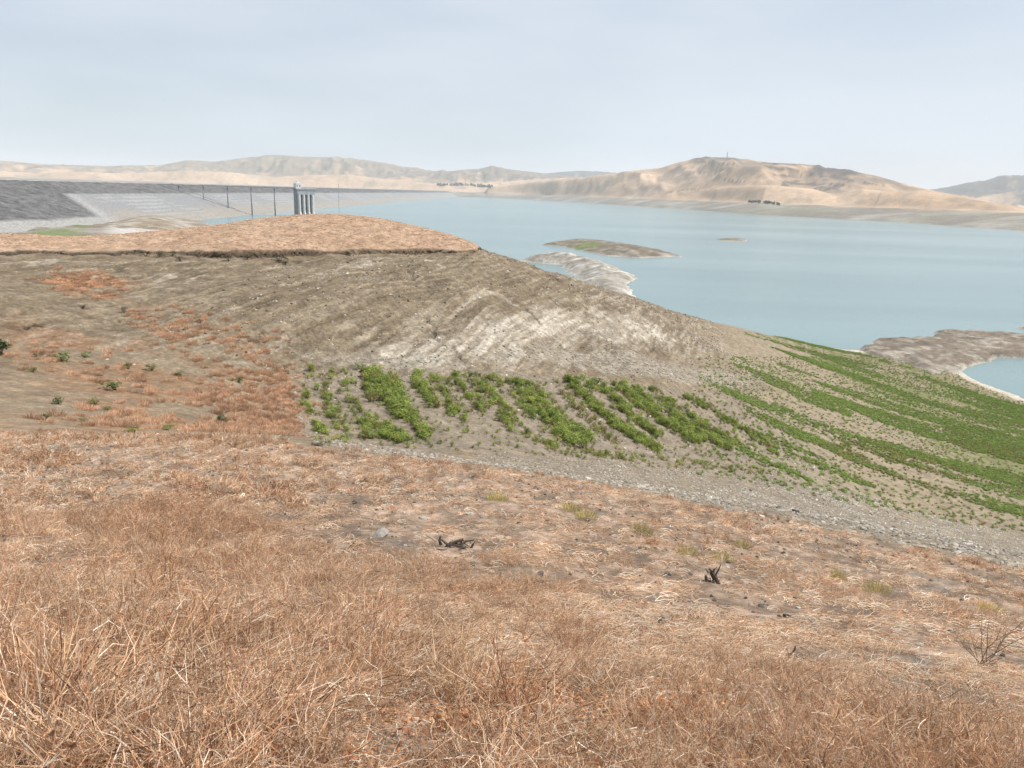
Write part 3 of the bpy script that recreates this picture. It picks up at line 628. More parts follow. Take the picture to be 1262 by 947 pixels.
for k in range(5):
    u = bl * (0.155 + k * 0.172); g = MB(); g.tube([(u, 0, -2), (u, 0, 46.0)], 1.05, 8, (.19, .19, .19)); pr_ = link('bridge_pier', g.mesh('bridge_pier', M_conc, True), bridge)
    g = MB(); g.box((u, 0, 47.2), (2.6, 4.8, 2.0), 0, (.2, .2, .2)); link('pier_cap', g.mesh('pier_cap', M_conc), pr_)
# stairs down the dam face
g = MB(); s0 = np.array([-606.0, 1330.0, 50.8])
stair = link('inclined_walkway', None, loc=tuple(s0)); tag(stair, 'thin dark walkway running down the dam face beside the bridge', 'walkway')
g.tube([(0, 0, 0), (60, -14, -20.0), (120, -28, -39.0)], .5, 4, (.22, .22, .22)); link('walkway_beam', g.mesh('walkway_beam', M_conc), stair)

# pole on the knoll, mast on the big hill
q = surf([418], [266.5])[0]
g = MB(); g.tube([(0, 0, -.4), (0, 0, 2.5), (0.02, 0, 5.0)], [.035, .03, .025], 6, (.22, .25, .30)); g.tube([(0, 0, 5.0), (0, 0, 5.12)], .05, 6, (.22, .25, .3))
tag(link('marker_pole', g.mesh('marker_pole', M_steel), loc=tuple(q)), 'thin blue-grey pole standing on the grassy knoll right of the tower', 'pole')
i = np.argmin(np.abs(pxs - 890)); kk = np.argmax(np.where((rings > 4200) & (rings < 6500), (FZ[:, i] - EYE) / rings, -1))
g = MB()
for a_ in range(3):
    t_ = a_ * 2.094; g.tube([(5 * math.cos(t_), 5 * math.sin(t_), -2), (.8 * math.cos(t_), .8 * math.sin(t_), 34)], .8, 4, (.2, .2, .22))
for h in (6, 14, 22, 30):
    r = 5 * (1 - h / 36); g.tube([(r * math.cos(a_ * 2.094), r * math.sin(a_ * 2.094), h) for a_ in (0, 1, 2, 0)], .5, 4, (.2, .2, .22))
tag(link('radio_mast', g.mesh('radio_mast', M_steel), loc=(FX[kk, i], FY[kk, i], FZ[kk, i])), 'tiny lattice radio mast on the summit of the big golden hill', 'mast')

# far tree belts
def far_trees(name, pts, n, hh, label, seed):
    r2 = np.random.default_rng(seed); g = MB(); q = np.array(pts, float)
    for k in range(n):
        x = r2.uniform(q[0, 0], q[-1, 0]); i = int(np.argmin(np.abs(pxs - x))); y = np.interp(x, q[:, 0], q[:, 1]) + r2.uniform(-.5, .5)
        el = np.tan((horizon(x) - y) / 941.0); prof = FZ[:, i]; df = EYE + el * rings - prof; kk = int(np.argmax((df < 0) & (rings > 2500)))
        if kk == 0: continue
        p = np.array([FX[kk, i], FY[kk, i], FZ[kk, i]]); h = hh * r2.uniform(.6, 1.2)
        for j in range(26):
            t_ = r2.uniform(0, 6.28); u = r2.uniform(-1, 1); rr = h * .38 * r2.uniform(.4, 1)
            c = p + np.array([math.cos(t_) * rr * math.sqrt(1 - u * u), math.sin(t_) * rr * math.sqrt(1 - u * u), h * .55 + u * h * .42])
            g.leaf(c, r2.normal(size=3), h * .42, h * .34, np.array([.055, .075, .04]) * r2.uniform(.6, 1.3))
        g.tube([p + [0, 0, -1], p + [0, 0, h * .5]], h * .04, 4, (.08, .06, .05))
    tag(link(name, g.mesh(name, M_leaf)), label, 'trees', kind='stuff')
far_trees('shore_tree_belt', [(538, 231), (570, 230.5), (606, 233)], 90, 26, 'dark belt of distant trees along the far left shore', 5)
far_trees('hill_foot_tree_belt', [(922, 250.5), (945, 251.5), (962, 254)], 46, 11, 'small dark tree clumps at the foot of the big golden hill', 6)

# ------------------------------------------------------------------ scatter helper (uncountable stuff only)
def scatter(name, pts, rot, scl, idx, protos, label, cat):
    pc = bpy.data.collections.new(name + '_kinds')
    for k, me in enumerate(protos): pc.objects.link(bpy.data.objects.new('%s_kind_%02d' % (name, k), me))
    me = bpy.data.meshes.new(name); n = len(pts); me.vertices.add(n); me.vertices.foreach_set('co', np.asarray(pts, np.float32).ravel())
    a = me.attributes.new('rot', 'FLOAT_VECTOR', 'POINT'); a.data.foreach_set('vector', np.asarray(rot, np.float32).ravel())
    a = me.attributes.new('scl', 'FLOAT_VECTOR', 'POINT'); s = np.asarray(scl, np.float32); s = np.repeat(s[:, None], 3, 1) if s.ndim == 1 else s; a.data.foreach_set('vector', s.ravel())
    a = me.attributes.new('idx', 'INT', 'POINT'); a.data.foreach_set('value', np.asarray(idx, np.int32))
    o = link(name, me); tag(o, label, cat, kind='stuff')
    ng = bpy.data.node_groups.new(name + '_scatter', 'GeometryNodeTree'); ng.is_modifier = True
    ng.interface.new_socket('Geometry', in_out='INPUT', socket_type='NodeSocketGeometry'); ng.interface.new_socket('Geometry', in_out='OUTPUT', socket_type='NodeSocketGeometry')
    N = ng.nodes.new; K = ng.links.new; gi = N('NodeGroupInput'); go = N('NodeGroupOutput'); ip = N('GeometryNodeInstanceOnPoints')
    ci = N('GeometryNodeCollectionInfo'); ci.inputs['Collection'].default_value = pc; ci.inputs['Separate Children'].default_value = True; ci.inputs['Reset Children'].default_value = True
    def na(nm, ty): q = N('GeometryNodeInputNamedAttribute'); q.data_type = ty; q.inputs['Name'].default_value = nm; return q.outputs['Attribute']
    K(gi.outputs[0], ip.inputs['Points']); K(ci.outputs[0], ip.inputs['Instance']); ip.inputs['Pick Instance'].default_value = True
    K(na('idx', 'INT'), ip.inputs['Instance Index']); K(na('rot', 'FLOAT_VECTOR'), ip.inputs['Rotation']); K(na('scl', 'FLOAT_VECTOR'), ip.inputs['Scale']); K(ip.outputs[0], go.inputs[0])
    mo = o.modifiers.new('scatter', 'NODES'); mo.node_group = ng; return o

def rand_rot(n, tilt=0.15):
    return np.stack([rng.normal(0, tilt, n), rng.normal(0, tilt, n), rng.uniform(0, 6.283, n)], 1)

# ------------------------------------------------------------------ dry grass and weeds on the near slope
PAL = [(0.65, 0.45, 0.285), (0.57, 0.35, 0.205), (0.81, 0.70, 0.56), (0.43, 0.225, 0.125), (0.64, 0.47, 0.335), (0.21, 0.12, 0.075)]
def pick(ws): return PAL[random.choices(range(len(PAL)), ws)[0]]
def twig(g, p, d, l, w, ws, bend=0.35, fork=1):
    p = Vector(p); d = Vector(d).normalized(); pts = [p]; n = 3; c = pick(ws); k = random.uniform(.75, 1.2); c = tuple(q * k for q in c)
    for i in range(n):
        d = (d + Vector((random.gauss(0, bend), random.gauss(0, bend), random.gauss(0, bend) - .08))).normalized(); pts.append(pts[-1] + d * l / n)
    g.ribbon(pts, w, c)
    for _ in range(fork):
        i = random.randint(1, n - 1); dd = (d + Vector((random.gauss(0, .8), random.gauss(0, .8), random.gauss(0, .6)))).normalized()
        g.ribbon([pts[i], pts[i] + dd * l * .25, pts[i] + (dd + Vector((0, 0, random.gauss(0, .4)))) * l * .45], w * .75, c)
def tuft(kind, w):
    g = MB()
    if kind == 0:       # wiry tangle
        for _ in range(56):
            a, r = random.uniform(0, 6.283), .2 * math.sqrt(random.random()); e = random.uniform(.1, 1.3)
            twig(g, (r * math.cos(a), r * math.sin(a), random.uniform(0, .07)), (math.cos(a + random.gauss(0, 1)) * math.cos(e), math.sin(a + random.gauss(0, 1)) * math.cos(e), math.sin(e)), random.uniform(.10, .26), w, (4, 5, 2, 4, 3, 2.5), .4, 1)
    elif kind == 1:     # upright dry grass
        for _ in range(52):
            a, r = random.uniform(0, 6.283), .11 * math.sqrt(random.random()); e = random.uniform(.6, 1.5)
            twig(g, (r * math.cos(a), r * math.sin(a), 0), (math.cos(a) * math.cos(e), math.sin(a) * math.cos(e), math.sin(e)), random.uniform(.14, .36), w, (5, 3, 4, 1, 4, .8), .16, 0)
    elif kind == 2:     # flattened straw
        for _ in range(46):
            a, r = random.uniform(0, 6.283), .24 * math.sqrt(random.random()); b = random.gauss(0, .7)
            twig(g, (r * math.cos(a), r * math.sin(a), random.uniform(0.005, .06)), (math.cos(b), math.sin(b), random.uniform(-.1, .35)), random.uniform(.12, .34), w, (4, 2.5, 5, 1.5, 4, 1.5), .2, 0)
    elif kind == 3:     # rusty weed with many fine side twigs
        for _ in range(10):
            a = random.uniform(0, 6.283); e = random.uniform(.55, 1.3); d = Vector((math.cos(a) * math.cos(e), math.sin(a) * math.cos(e), math.sin(e))); l = random.uniform(.2, .42)
            twig(g, (0, 0, 0), d, l, w * 1.4, (2, 4, 1, 4, 2, 4), .15, 0)
            for _ in range(12):
                s = random.uniform(.25, 1) * l; twig(g, d * s + Vector((random.gauss(0, .015), random.gauss(0, .015), 0)), d * .6 + Vector((random.gauss(0, .7), random.gauss(0, .7), random.gauss(0, .5))), random.uniform(.05, .13), w * .8, (2, 5, 1, 5, 2, 2.5), .3, 0)
    elif kind == 4:     # fallen leaves
        for _ in range(46):
            a, r = random.uniform(0, 6.283), .25 * math.sqrt(random.random()); k = random.uniform(.6, 1.2)
            g.leaf((r * math.cos(a), r * math.sin(a), random.uniform(0.004, .035)), (random.gauss(0, .5), random.gauss(0, .5), 1), random.uniform(.02, .045), random.uniform(.012, .026), tuple(np.array(random.choice([(.42, .20, .09), (.36, .15, .07), (.5, .3, .17), (.25, .12, .06)])) * k))
    return g.mesh('tuft', M_straw)
near_p = [tuft(k, .0050) for k in (0, 0, 0, 1, 1, 2, 2, 3, 3, 4)]
far_p = [tuft(k, .017) for k in (0, 0, 0, 1, 1, 2, 2, 3, 3)]

def spread(n, r0, r1, az=45):
    r = np.sqrt(rng.uniform(r0 * r0, r1 * r1, n)); a = np.radians(rng.uniform(-az, az, n)); return np.sin(a) * r, np.cos(a) * r
BARE = [(690, 712, 62, 9), (900, 752, 95, 13), (470, 655, 60, 12), (600, 715, 60, 11), (1150, 812, 75, 12), (480, 915, 75, 22), (800, 765, 50, 9), (1010, 815, 50, 10), (540, 640, 40, 8), (420, 615, 60, 7), (700, 880, 40, 14), (760, 740, 60, 8), (330, 640, 40, 7)]
SPOTS = [(562, 668, 30, 12), (878, 708, 22, 16), (988, 808, 24, 11), (823, 711, 9, 5), (938, 750, 10, 6), (970, 763, 12, 7), (815, 770, 13, 6), (785, 762, 10, 6), (583, 698, 10, 7), (606, 708, 10, 6), (665, 711, 14, 7), (634, 738, 18, 7), (1133, 798, 9, 5), (470, 662, 24, 8), (404, 792, 14, 8),
         (613, 616, 16, 9), (703, 628, 12, 8), (722, 637, 15, 8), (789, 656, 16, 11), (915, 675, 13, 9), (890, 689, 14, 8), (848, 683, 13, 8), (1032, 711, 9, 10), (1080, 729, 17, 9), (1210, 815, 22, 12), (632, 890, 26, 12), (845, 910, 20, 10)]
def cleared(px, py, wob_):
    b = np.zeros(px.shape); c = np.zeros(px.shape)
    for x0, y0, rx, ry in BARE: b = np.maximum(b, ss(1.25, .55, np.hypot((px - x0) / rx, (py - y0) / ry) + .55 * wob_))
    for x0, y0, rx, ry in SPOTS: c = np.maximum(c, ss(1.15, .9, np.hypot((px - x0) / rx, (py - y0 - ry * .3) / ry)))
    return b, c
def veg_density(x, y):
    z = ground_z(x, y); px, py, w = project(np.stack([x, y, z], -1))
    d = 0.58 + 0.8 * fbm(x * .33, y * .33, 3, 500) + 0.65 * fbm(x * 1.3, y * 1.3, 2, 501)
    # thinner, stonier ground across the middle of the slope
    thin = ss(150, 40, np.hypot((px - 560) / 1.8, (py - 650) / .55)) + ss(200, 60, np.hypot((px - 930) / 1.5, (py - 745) / .5)) + .8 * ss(130, 40, np.hypot((px - 470) / 1.2, (py - 910) / .45)) + .6 * ss(120, 40, np.hypot((px - 1170) / 1.4, (py - 850) / .4))
    b, c = cleared(px, py, fbm(x * 1.6, y * 1.6, 3, 530))
    return np.clip(d - 0.62 * np.clip(thin, 0, 1) - .75 * b - .28 * ss(520, 760, px) * ss(830, 720, py) + 0.18 * ss(640, 800, py) * ss(700, 100, px), 0.04, 1.25) * (1 - c), z, px, py
def grass_layer(name, n, r0, r1, protos, wts, smin, smax, label):
    x, y = spread(n, r0, r1); d, z, px, py = veg_density(x, y)
    ok = (rng.random(n) < d) & (z > 44.7 + .3 * vn(x * .7, y * .7, 9)) & (px > -60) & (px < 1322) & (py < 1010)
    x, y, z, d, px = x[ok], y[ok], z[ok], d[ok], px[ok]; m_ = len(x)
    w = np.array(wts, float); kindn = fbm(x * .45, y * .45, 3, 505)
    idx = rng.choice(len(protos), m_, p=w / w.sum())
    rusty = rng.random(m_) < ss(.05, .5, kindn) * .6
    idx = np.where(rusty & (len(protos) > 8), rng.integers(7, 9, m_), idx)
    s = rng.uniform(smin, smax, m_) * (0.65 + .5 * d)
    s = s * np.interp(px, [0, 420, 760], [1.3, 1.15, .8]) * np.interp(py[ok] if len(py) != len(px) else py, [560, 760], [.85, 1.1])
    rot = rand_rot(m_, .18); flat = (idx == 5) | (idx == 6); rot[:, 2] = np.where(flat, rng.normal(-.6, .5, m_), rot[:, 2])
    return scatter(name, np.stack([x, y, z - .01], 1), rot, s, idx, protos, label, 'grass')
grass_layer('dry_grass', 5200, 1.6, 6.5, near_p, (4, 4, 4, 1.2, 1.2, 3.5, 3.5, 1.0, 1.0, 2.2), .55, 1.05, 'tangled straw and rust coloured dry grass at the viewer\'s feet')
grass_layer('dry_weeds', 14000, 6.5, 15, near_p, (3, 3, 3, 1.3, 1.3, 4, 4, .8, .8, .6), .5, .95, 'dry straw coloured grass on the middle of the near slope')
grass_layer('slope_grass', 26000, 15, 44, far_p, (3, 3, 3, 1.4, 1.4, 4, 4, .6, .6), .45, .85, 'dry orange grass along the lower edge of the near slope')
def litter_layer(name, n, r0, r1, protos, label, zmin=44.9):
    x, y = spread(n, r0, r1); z = ground_z(x, y); px, py, w = project(np.stack([x, y, z], -1))
    ok = (z > zmin + .3 * vn(x * .7, y * .7, 9)) & (px > -60) & (px < 1322) & (py < 1010) & (fbm(x * .8, y * .8, 3, 520) > rng.uniform(-.75, .25, n)); b, c = cleared(px, py, fbm(x * 1.6, y * 1.6, 3, 530)); ok &= (rng.random(n) > .85 * b) & (rng.random(n) > c); x, y, z = x[ok], y[ok], z[ok]; m_ = len(x)
    rot = rand_rot(m_, .06); rot[:, 2] = rng.normal(-.75, .55, m_); sc_ = rng.uniform(.5, 1.0, m_)
    scatter(name, np.stack([x, y, z - .005], 1), rot, np.stack([sc_, sc_, sc_ * .55], 1), rng.integers(0, len(protos), m_), protos, label, 'straw')
flat_n = [tuft(2, .0055) for _ in range(4)] + [tuft(4, .004)]; flat_f = [tuft(2, .016) for _ in range(4)]
litter_layer('straw_litter', 9000, 1.6, 9, flat_n, 'flattened pale straw and leaves lying on the near soil')
litter_layer('straw_mat', 24000, 9, 44, flat_f, 'flattened pale straw lying over the far part of the near slope')
LP = surf([640, 650, 620, 840, 860, 560, 120, 250], [885, 905, 870, 905, 920, 930, 700, 720]); lx = []
for q in LP: lx.append(np.stack([q[0] + rng.normal(0, .28, 26), q[1] + rng.normal(0, .28, 26)], 1))
lx = np.concatenate(lx); litter_p = [tuft(4, .004) for _ in range(3)]
scatter('leaf_litter', np.column_stack([lx, ground_z(lx[:, 0], lx[:, 1]) + .012]), rand_rot(len(lx), .1), rng.uniform(.7, 1.2, len(lx)), rng.integers(0, 3, len(lx)), litter_p, 'rusty fallen leaves heaped under the near bushes', 'leaves')

# knoll grass
x, y = spread(42000, 80, 165, 40); z = ground_z(x, y); ok = (z > 45.5) & (rng.random(len(x)) < .7); x, y, z = x[ok], y[ok], z[ok]; m_ = len(x)
far2 = [tuft(2, .05) for k in range(5)]
scatter('knoll_grass', np.stack([x, y, z - .02], 1), rand_rot(m_, .08), np.stack([rng.uniform(.6, 1.1, m_)] * 2 + [rng.uniform(.3, .6, m_)], 1), rng.integers(0, 5, m_), far2, 'short dry orange grass covering the rounded knoll', 'grass')

# long pale stalks lying and standing in the grass
def stalk(seed):
    random.seed(seed); g = MB(); d = Vector((random.uniform(.5, 1), random.uniform(-.3, .3), random.uniform(.3, .9))).normalized(); p = Vector((0, 0, -.02)); pts = [p]; l = random.uniform(.35, .75)
    for i in range(6): d = (d + Vector((random.gauss(0, .17), random.gauss(0, .17), random.gauss(0, .12) - .05))).normalized(); p = p + d * l / 6; pts.append(p)
    c = random.choice([(.66, .50, .34), (.72, .60, .46), (.58, .38, .22)])
    g.tube(pts, [.0060 - .0006 * i for i in range(7)], 5, c); me = g.mesh('stalk', M_straw, True)
    br = []
    for k in range(random.randint(1, 3)):
        i = random.randint(2, 5); dd = (d + Vector((random.gauss(0, .7), random.gauss(0, .7), random.uniform(0, .6)))).normalized(); b_ = MB()
        b_.tube([pts[i], pts[i] + dd * l * .14, pts[i] + (dd + Vector((0, 0, random.uniform(-.3, .2)))) * l * .27], [.0034, .0026, .0016], 4, c); br.append(b_.mesh('side_twig', M_straw, True))
    return me, br
SK = [stalk(900 + k) for k in range(9)]; random.seed(21)
regs = [('left bottom corner of the slope', (20, 330), (690, 940), 64), ('middle of the foreground slope', (340, 760), (740, 940), 46), ('left edge of the foreground slope', (0, 320), (560, 700), 26), ('right side of the foreground slope', (780, 1250), (800, 940), 18)]
for nm, (x0, x1), (y0, y1), n in regs:
    P = surf(rng.uniform(x0, x1, n), rng.uniform(y0, y1, n))
    for q in P:
        me, br = random.choice(SK); s = random.uniform(.6, 1.15)
        o = link('dry_stalk', me, loc=(q[0], q[1], q[2] + random.uniform(0, .07)), rot=(random.uniform(-.4, .4), random.uniform(-.3, .5), random.uniform(0, 6.28)), scale=s)
        tag(o, 'long pale dry stalk lying in the grass at the ' + nm, 'stalk', 'pale dry stalks at the ' + nm)
        for b_ in br: link('side_twig', b_, o)

# ------------------------------------------------------------------ stones
def stone_mesh(seed, flat=.5):
    random.seed(seed); g = MB(); V = []; n = 7
    for lv, (zz_, rr) in enumerate(((-.5, .62), (.0, 1.0), (.42, .68))):
        for k in range(n):
            a = 6.283 * k / n + random.uniform(-.25, .25); r = rr * random.uniform(.75, 1.2); V.append((r * math.cos(a) * .6, r * math.sin(a) * .42, zz_ * flat + random.uniform(-.06, .06)))
    V += [(0, 0, .5 * flat)]; Fc = []
    for lv in range(2):
        for k in range(n): k2 = (k + 1) % n; Fc.append((lv * n + k, lv * n + k2, (lv + 1) * n + k2, (lv + 1) * n + k))
    for k in range(n): Fc.append((2 * n + k, 2 * n + (k + 1) % n, 3 * n))
    Fc.append(tuple(range(n))[::-1]); c = random.choice([(.235, .20, .155), (.17, .14, .105), (.28, .25, .21), (.12, .10, .078), (.34, .315, .28)]); g.add(V, Fc, c); return g.mesh('stone', M_rock)
ST = [stone_mesh(700 + k, .28 if k % 2 else .5) for k in range(10)]
STP = [stone_mesh(740 + k, .3) for k in range(3)]
for me_ in STP:
    c = np.ones((len(me_.vertices), 4), np.float32); c[:, :3] = (.50, .485, .45); me_.attributes['col'].data.foreach_set('color', c.ravel())
STD = [stone_mesh(760 + k, .6) for k in range(4)]
for me_ in STD:
    c = np.ones((len(me_.vertices), 4), np.float32); c[:, :3] = (.075, .058, .042); me_.attributes['col'].data.foreach_set('color', c.ravel())
k_ = np.argwhere((np.abs(zc - 44.97) < .035) & (scarp_m > .6) & (A_ > math.radians(-38)) & (A_ < math.radians(4))); k_ = k_[rng.permutation(len(k_))[:2600]]
cx_, cy_, cz_ = GX[k_[:, 0], k_[:, 1]], GY[k_[:, 0], k_[:, 1]], GZ[k_[:, 0], k_[:, 1]]; ok = vn(cx_ * .22, cy_ * .22, 48) + .5 * vn(cx_ * .9, cy_ * .9, 49) > -.25; cx_, cy_, cz_ = cx_[ok], cy_[ok], cz_[ok]; m_ = len(cx_)
scatter('scarp_clods', np.stack([cx_, cy_, cz_ - .05], 1), rand_rot(m_, .4), rng.uniform(.15, .5, m_), rng.integers(0, 4, m_), STD, 'dark earth clods along the eroded edge under the knoll', 'clods')
x, y = spread(15000, 2.5, 32); z = ground_z(x, y); px, py, w = project(np.stack([x, y, z], -1)); ok = (z > 45) & (fbm(x * .4, y * .4, 3, 46) > rng.uniform(-.4, .5, len(x))); x, y, z = x[ok], y[ok], z[ok]; m_ = len(x)
scatter('slope_pebbles', np.stack([x, y, z + .004], 1), rand_rot(m_, .3), rng.uniform(.015, .05, m_) * (1 + np.hypot(x, y) * .05), rng.integers(0, 14, m_), ST + STD, 'small dark pebbles and clods scattered over the near slope', 'pebbles')
def band_pts(pts, n, r0, r1):
    wp = world_poly(pts); A = np.array(wp); lo, hi = A.min(0), A.max(0); x = rng.uniform(lo[0], hi[0], n); y = rng.uniform(lo[1], hi[1], n)
    k = inpoly(x + .8 * vn(x * .8, y * .8, 41), y + .8 * vn(x * .8, y * .8, 42), wp) & (fbm(x * .22, y * .22, 3, 43) + .2 > rng.uniform(-.5, .4, n)); x, y = x[k], y[k]; return x, y, ground_z(x, y)
band = [(372, 480), (366, 505), (382, 532), (450, 550), (600, 557), (750, 566), (900, 586), (1050, 607), (1262, 648), (1340, 668), (1340, 724), (1262, 702), (1000, 650), (800, 609), (600, 575), (440, 560), (375, 540), (358, 505), (364, 478)]
x, y, z = band_pts(band, 260000, 0, 0); m_ = len(x); wn = (fbm(x * .3, y * .3, 3, 44) + .3 * vn(x * 1.5, y * 1.5, 45) > .12) & (z < 43.0) & (x > 7); sz = rng.uniform(.05, .2, m_) * rng.uniform(.5, 1.3, m_)
scatter('bank_stones', np.stack([x, y, z], 1), rand_rot(m_, .25), sz, np.where(wn & (rng.random(m_) < .22), rng.integers(10, 13, m_), rng.integers(0, 10, m_)), ST + STP, 'grey stones strewn along the bank below the grass line', 'stones')
foot = [(390, 446), (470, 450), (560, 452), (640, 442), (720, 455), (830, 472), (940, 480), (960, 462), (880, 450), (760, 425), (640, 425), (560, 442), (450, 438)]
x, y, z = band_pts(foot, 30000, 0, 0); m_ = len(x)
scatter('slope_foot_stones', np.stack([x, y, z], 1), rand_rot(m_, .25), rng.uniform(.12, .42, m_), rng.integers(0, 10, m_), ST, 'grey rubble along the foot of the bare hillside', 'stones')
x, y = spread(80000, 62, 240, 36); z = ground_z(x, y); ok = (z > 18) & (z < 44.8) & (fbm(x * .1, y * .1, 3, 47) > rng.uniform(-.7, .6, len(x))) & (x > -32); x, y, z = x[ok], y[ok], z[ok]; m_ = len(x)
scatter('hillside_stones', np.stack([x, y, z], 1), rand_rot(m_, .3), rng.uniform(.05, .10, m_) * rng.choice([1, 1, 1.6, 2.6], m_) * (1 + y / 260), rng.integers(0, 17, m_), ST + STP + STD, 'loose stones scattered over the bare hillside', 'stones')
# larger slabs, each its own piece of the ground
P = surf(rng.uniform(640, 1262, 1400), rng.uniform(570, 705, 1400)); ux, uy, uw = project(P)
edge = np.interp(ux, [600, 800, 1000, 1262], [576, 611, 651, 705]); dd = edge - uy; k = (dd > 1) & (dd < 26) & (rng.random(len(P)) < .25 + .5 * ss(14, 2, dd)); P = P[k][:190]
for q in P:
    o = link('stone', random.choice(ST), terrain, loc=(q[0], q[1], q[2] + .01), rot=(random.gauss(.1, .2), random.gauss(0, .2), random.uniform(-.6, .6)), scale=(random.uniform(.22, .5), random.uniform(.16, .30), random.uniform(.12, .26)))
P = surf(rng.uniform(380, 1100, 60), rng.uniform(600, 800, 60))
for q in P: link('stone', random.choice(ST), terrain, loc=(q[0], q[1], q[2] + .005), rot=(random.gauss(0, .2), random.gauss(0, .2), random.uniform(0, 6)), scale=random.uniform(.07, .17))

# ------------------------------------------------------------------ green shrubs on the cove floor and plants in the fields
def shrub(seed, h=.9, r=.6, nl=230, ls=.13, cols=((.20, .275, .055), (.245, .315, .065), (.15, .215, .045), (.32, .345, .08)), stems=5, lump=.35):
    random.seed(seed); g = MB(); lobes = [(random.uniform(0, 6.283), random.uniform(.2, .75) * r, random.uniform(.35, .85) * h, random.uniform(.3, .55) * r) for _ in range(7)] + [(0, 0, .6 * h, .6 * r)]
    for _ in range(nl):
        a, d, z, s = random.choice(lobes); v = Vector((random.gauss(0, 1), random.gauss(0, 1), random.gauss(0, 1))).normalized(); rr = s * random.uniform(.55, 1.1)
        p = Vector((d * math.cos(a), d * math.sin(a), z)) + v * rr; p.z = max(p.z, .03)
        g.leaf(p, v + Vector((0, 0, .7)) + Vector((random.gauss(0, .5),) * 3), ls * random.uniform(.6, 1.2), ls * random.uniform(.4, .75), tuple(np.array(random.choice(cols)) * random.uniform(.7, 1.25)))
    for a, d, z, s in lobes[:stems]: g.tube([(0, 0, -.08), (d * .5 * math.cos(a), d * .5 * math.sin(a), z * .6), (d * math.cos(a), d * math.sin(a), z)], [.02, .014, .006], 4, (.14, .12, .06))
    return g.mesh('shrub', M_leaf)
SH = [shrub(40 + k) for k in range(6)]
yel = ((.33, .34, .09), (.37, .32, .10), (.26, .29, .075)); brn = ((.26, .16, .075), (.23, .19, .075), (.19, .185, .065))
SY = [shrub(60 + k, .6, .5, 130, .11, yel) for k in range(3)]; SB = [shrub(70 + k, .6, .5, 130, .11, brn) for k in range(3)]
ROWS = [  # polyline, half width px, density per px of length, mix (green, yellow, brown), size, place
    ([(384, 455), (377, 478), (376, 500), (386, 522), (402, 538)], 4, .42, (1, 0, 0), .8, 'along the stony left rim of the cove'),
    ([(406, 462), (402, 490), (412, 518), (428, 545)], 9, .40, (.6, .15, .25), .8, 'at the left end of the cove floor'),
    ([(425, 460), (430, 490), (445, 520), (455, 545)], 8, .32, (.7, .1, .2), .8, 'at the left end of the cove floor'),
    ([(446, 455), (452, 480), (462, 500)], 7, .55, (.7, .1, .2), .95, 'in the second band of the cove floor'),
    ([(455, 520), (475, 535), (500, 546)], 9, .65, (.9, .1, 0), .9, 'in the second band of the cove floor'),
    ([(456, 458), (474, 484), (494, 514)], 10, 1.1, (.95, .05, 0), 1.05, 'in the dense left band of the cove floor'),
    ([(480, 464), (488, 488), (500, 514)], 9, 1.0, (.85, .15, 0), 1.0, 'in the dense left band of the cove floor'),
    ([(512, 460), (514, 472), (530, 492), (540, 503)], 7, .8, (.8, .1, .1), .95, 'in the third band of the cove floor'),
    ([(504, 510), (514, 528), (526, 540)], 7, .8, (.9, .1, 0), .95, 'in the third band of the cove floor'),
    ([(533, 466), (548, 486), (562, 508), (574, 520)], 8, .55, (.6, .25, .15), .85, 'in the third band of the cove floor'),
    ([(556, 465), (575, 484), (594, 508)], 11, .65, (.65, .2, .15), .9, 'in the middle bands of the cove floor'),
    ([(590, 470), (610, 490), (622, 512), (628, 530)], 10, .30, (.85, .15, 0), .95, 'in the middle bands of the cove floor'),
    ([(572, 464), (596, 478), (618, 498), (638, 520)], 9, .40, (.6, .3, .1), .85, 'in the middle bands of the cove floor'),
    ([(600, 464), (626, 480), (646, 500), (656, 516)], 8, .38, (.6, .35, .05), .8, 'in the middle bands of the cove floor'),
    ([(640, 528), (662, 543), (692, 554)], 8, .35, (.5, .45, .05), .7, 'on the pale lower edge of the cove floor'),
    ([(612, 468), (640, 474), (660, 478)], 6, .35, (.9, .1, 0), .95, 'under the bare hillside in the middle of the cove'),
    ([(648, 484), (672, 506), (694, 530), (716, 546)], 17, 1.15, (.95, .05, 0), 1.1, 'in the broad dark band in the middle of the cove'),
    ([(690, 470), (704, 496), (736, 528), (760, 548)], 8, .5, (.15, .25, .6), .85, 'in the broad dark band in the middle of the cove'),
    ([(702, 468), (716, 486), (742, 510), (780, 538), (812, 556)], 7, 1.0, (.85, .15, 0), .95, 'in the long curved band right of the cove centre'),
    ([(728, 474), (750, 486), (776, 512), (814, 540)], 8, .55, (.85, .15, 0), .95, 'in the long curved band right of the cove centre'),
    ([(758, 474), (782, 494), (820, 522), (866, 548)], 8, .85, (.8, .2, 0), .95, 'in the paired bands right of the cove centre'),
    ([(780, 478), (806, 500), (850, 528), (900, 556)], 5, .85, (.9, .1, 0), .85, 'in the paired bands right of the cove centre'),
    ([(802, 480), (826, 498), (866, 524), (910, 548)], 7, .6, (.75, .15, .1), .85, 'in the right-hand bands of the cove'),
    ([(846, 490), (880, 508), (926, 536), (960, 560)], 6, .7, (.7, .2, .1), .8, 'in the right-hand bands of the cove'),
    ([(700, 556), (750, 562), (820, 568), (880, 576), (940, 584)], 10, .30, (.3, .6, .1), .55, 'on the pale lower edge of the cove floor'),
]
cand = []
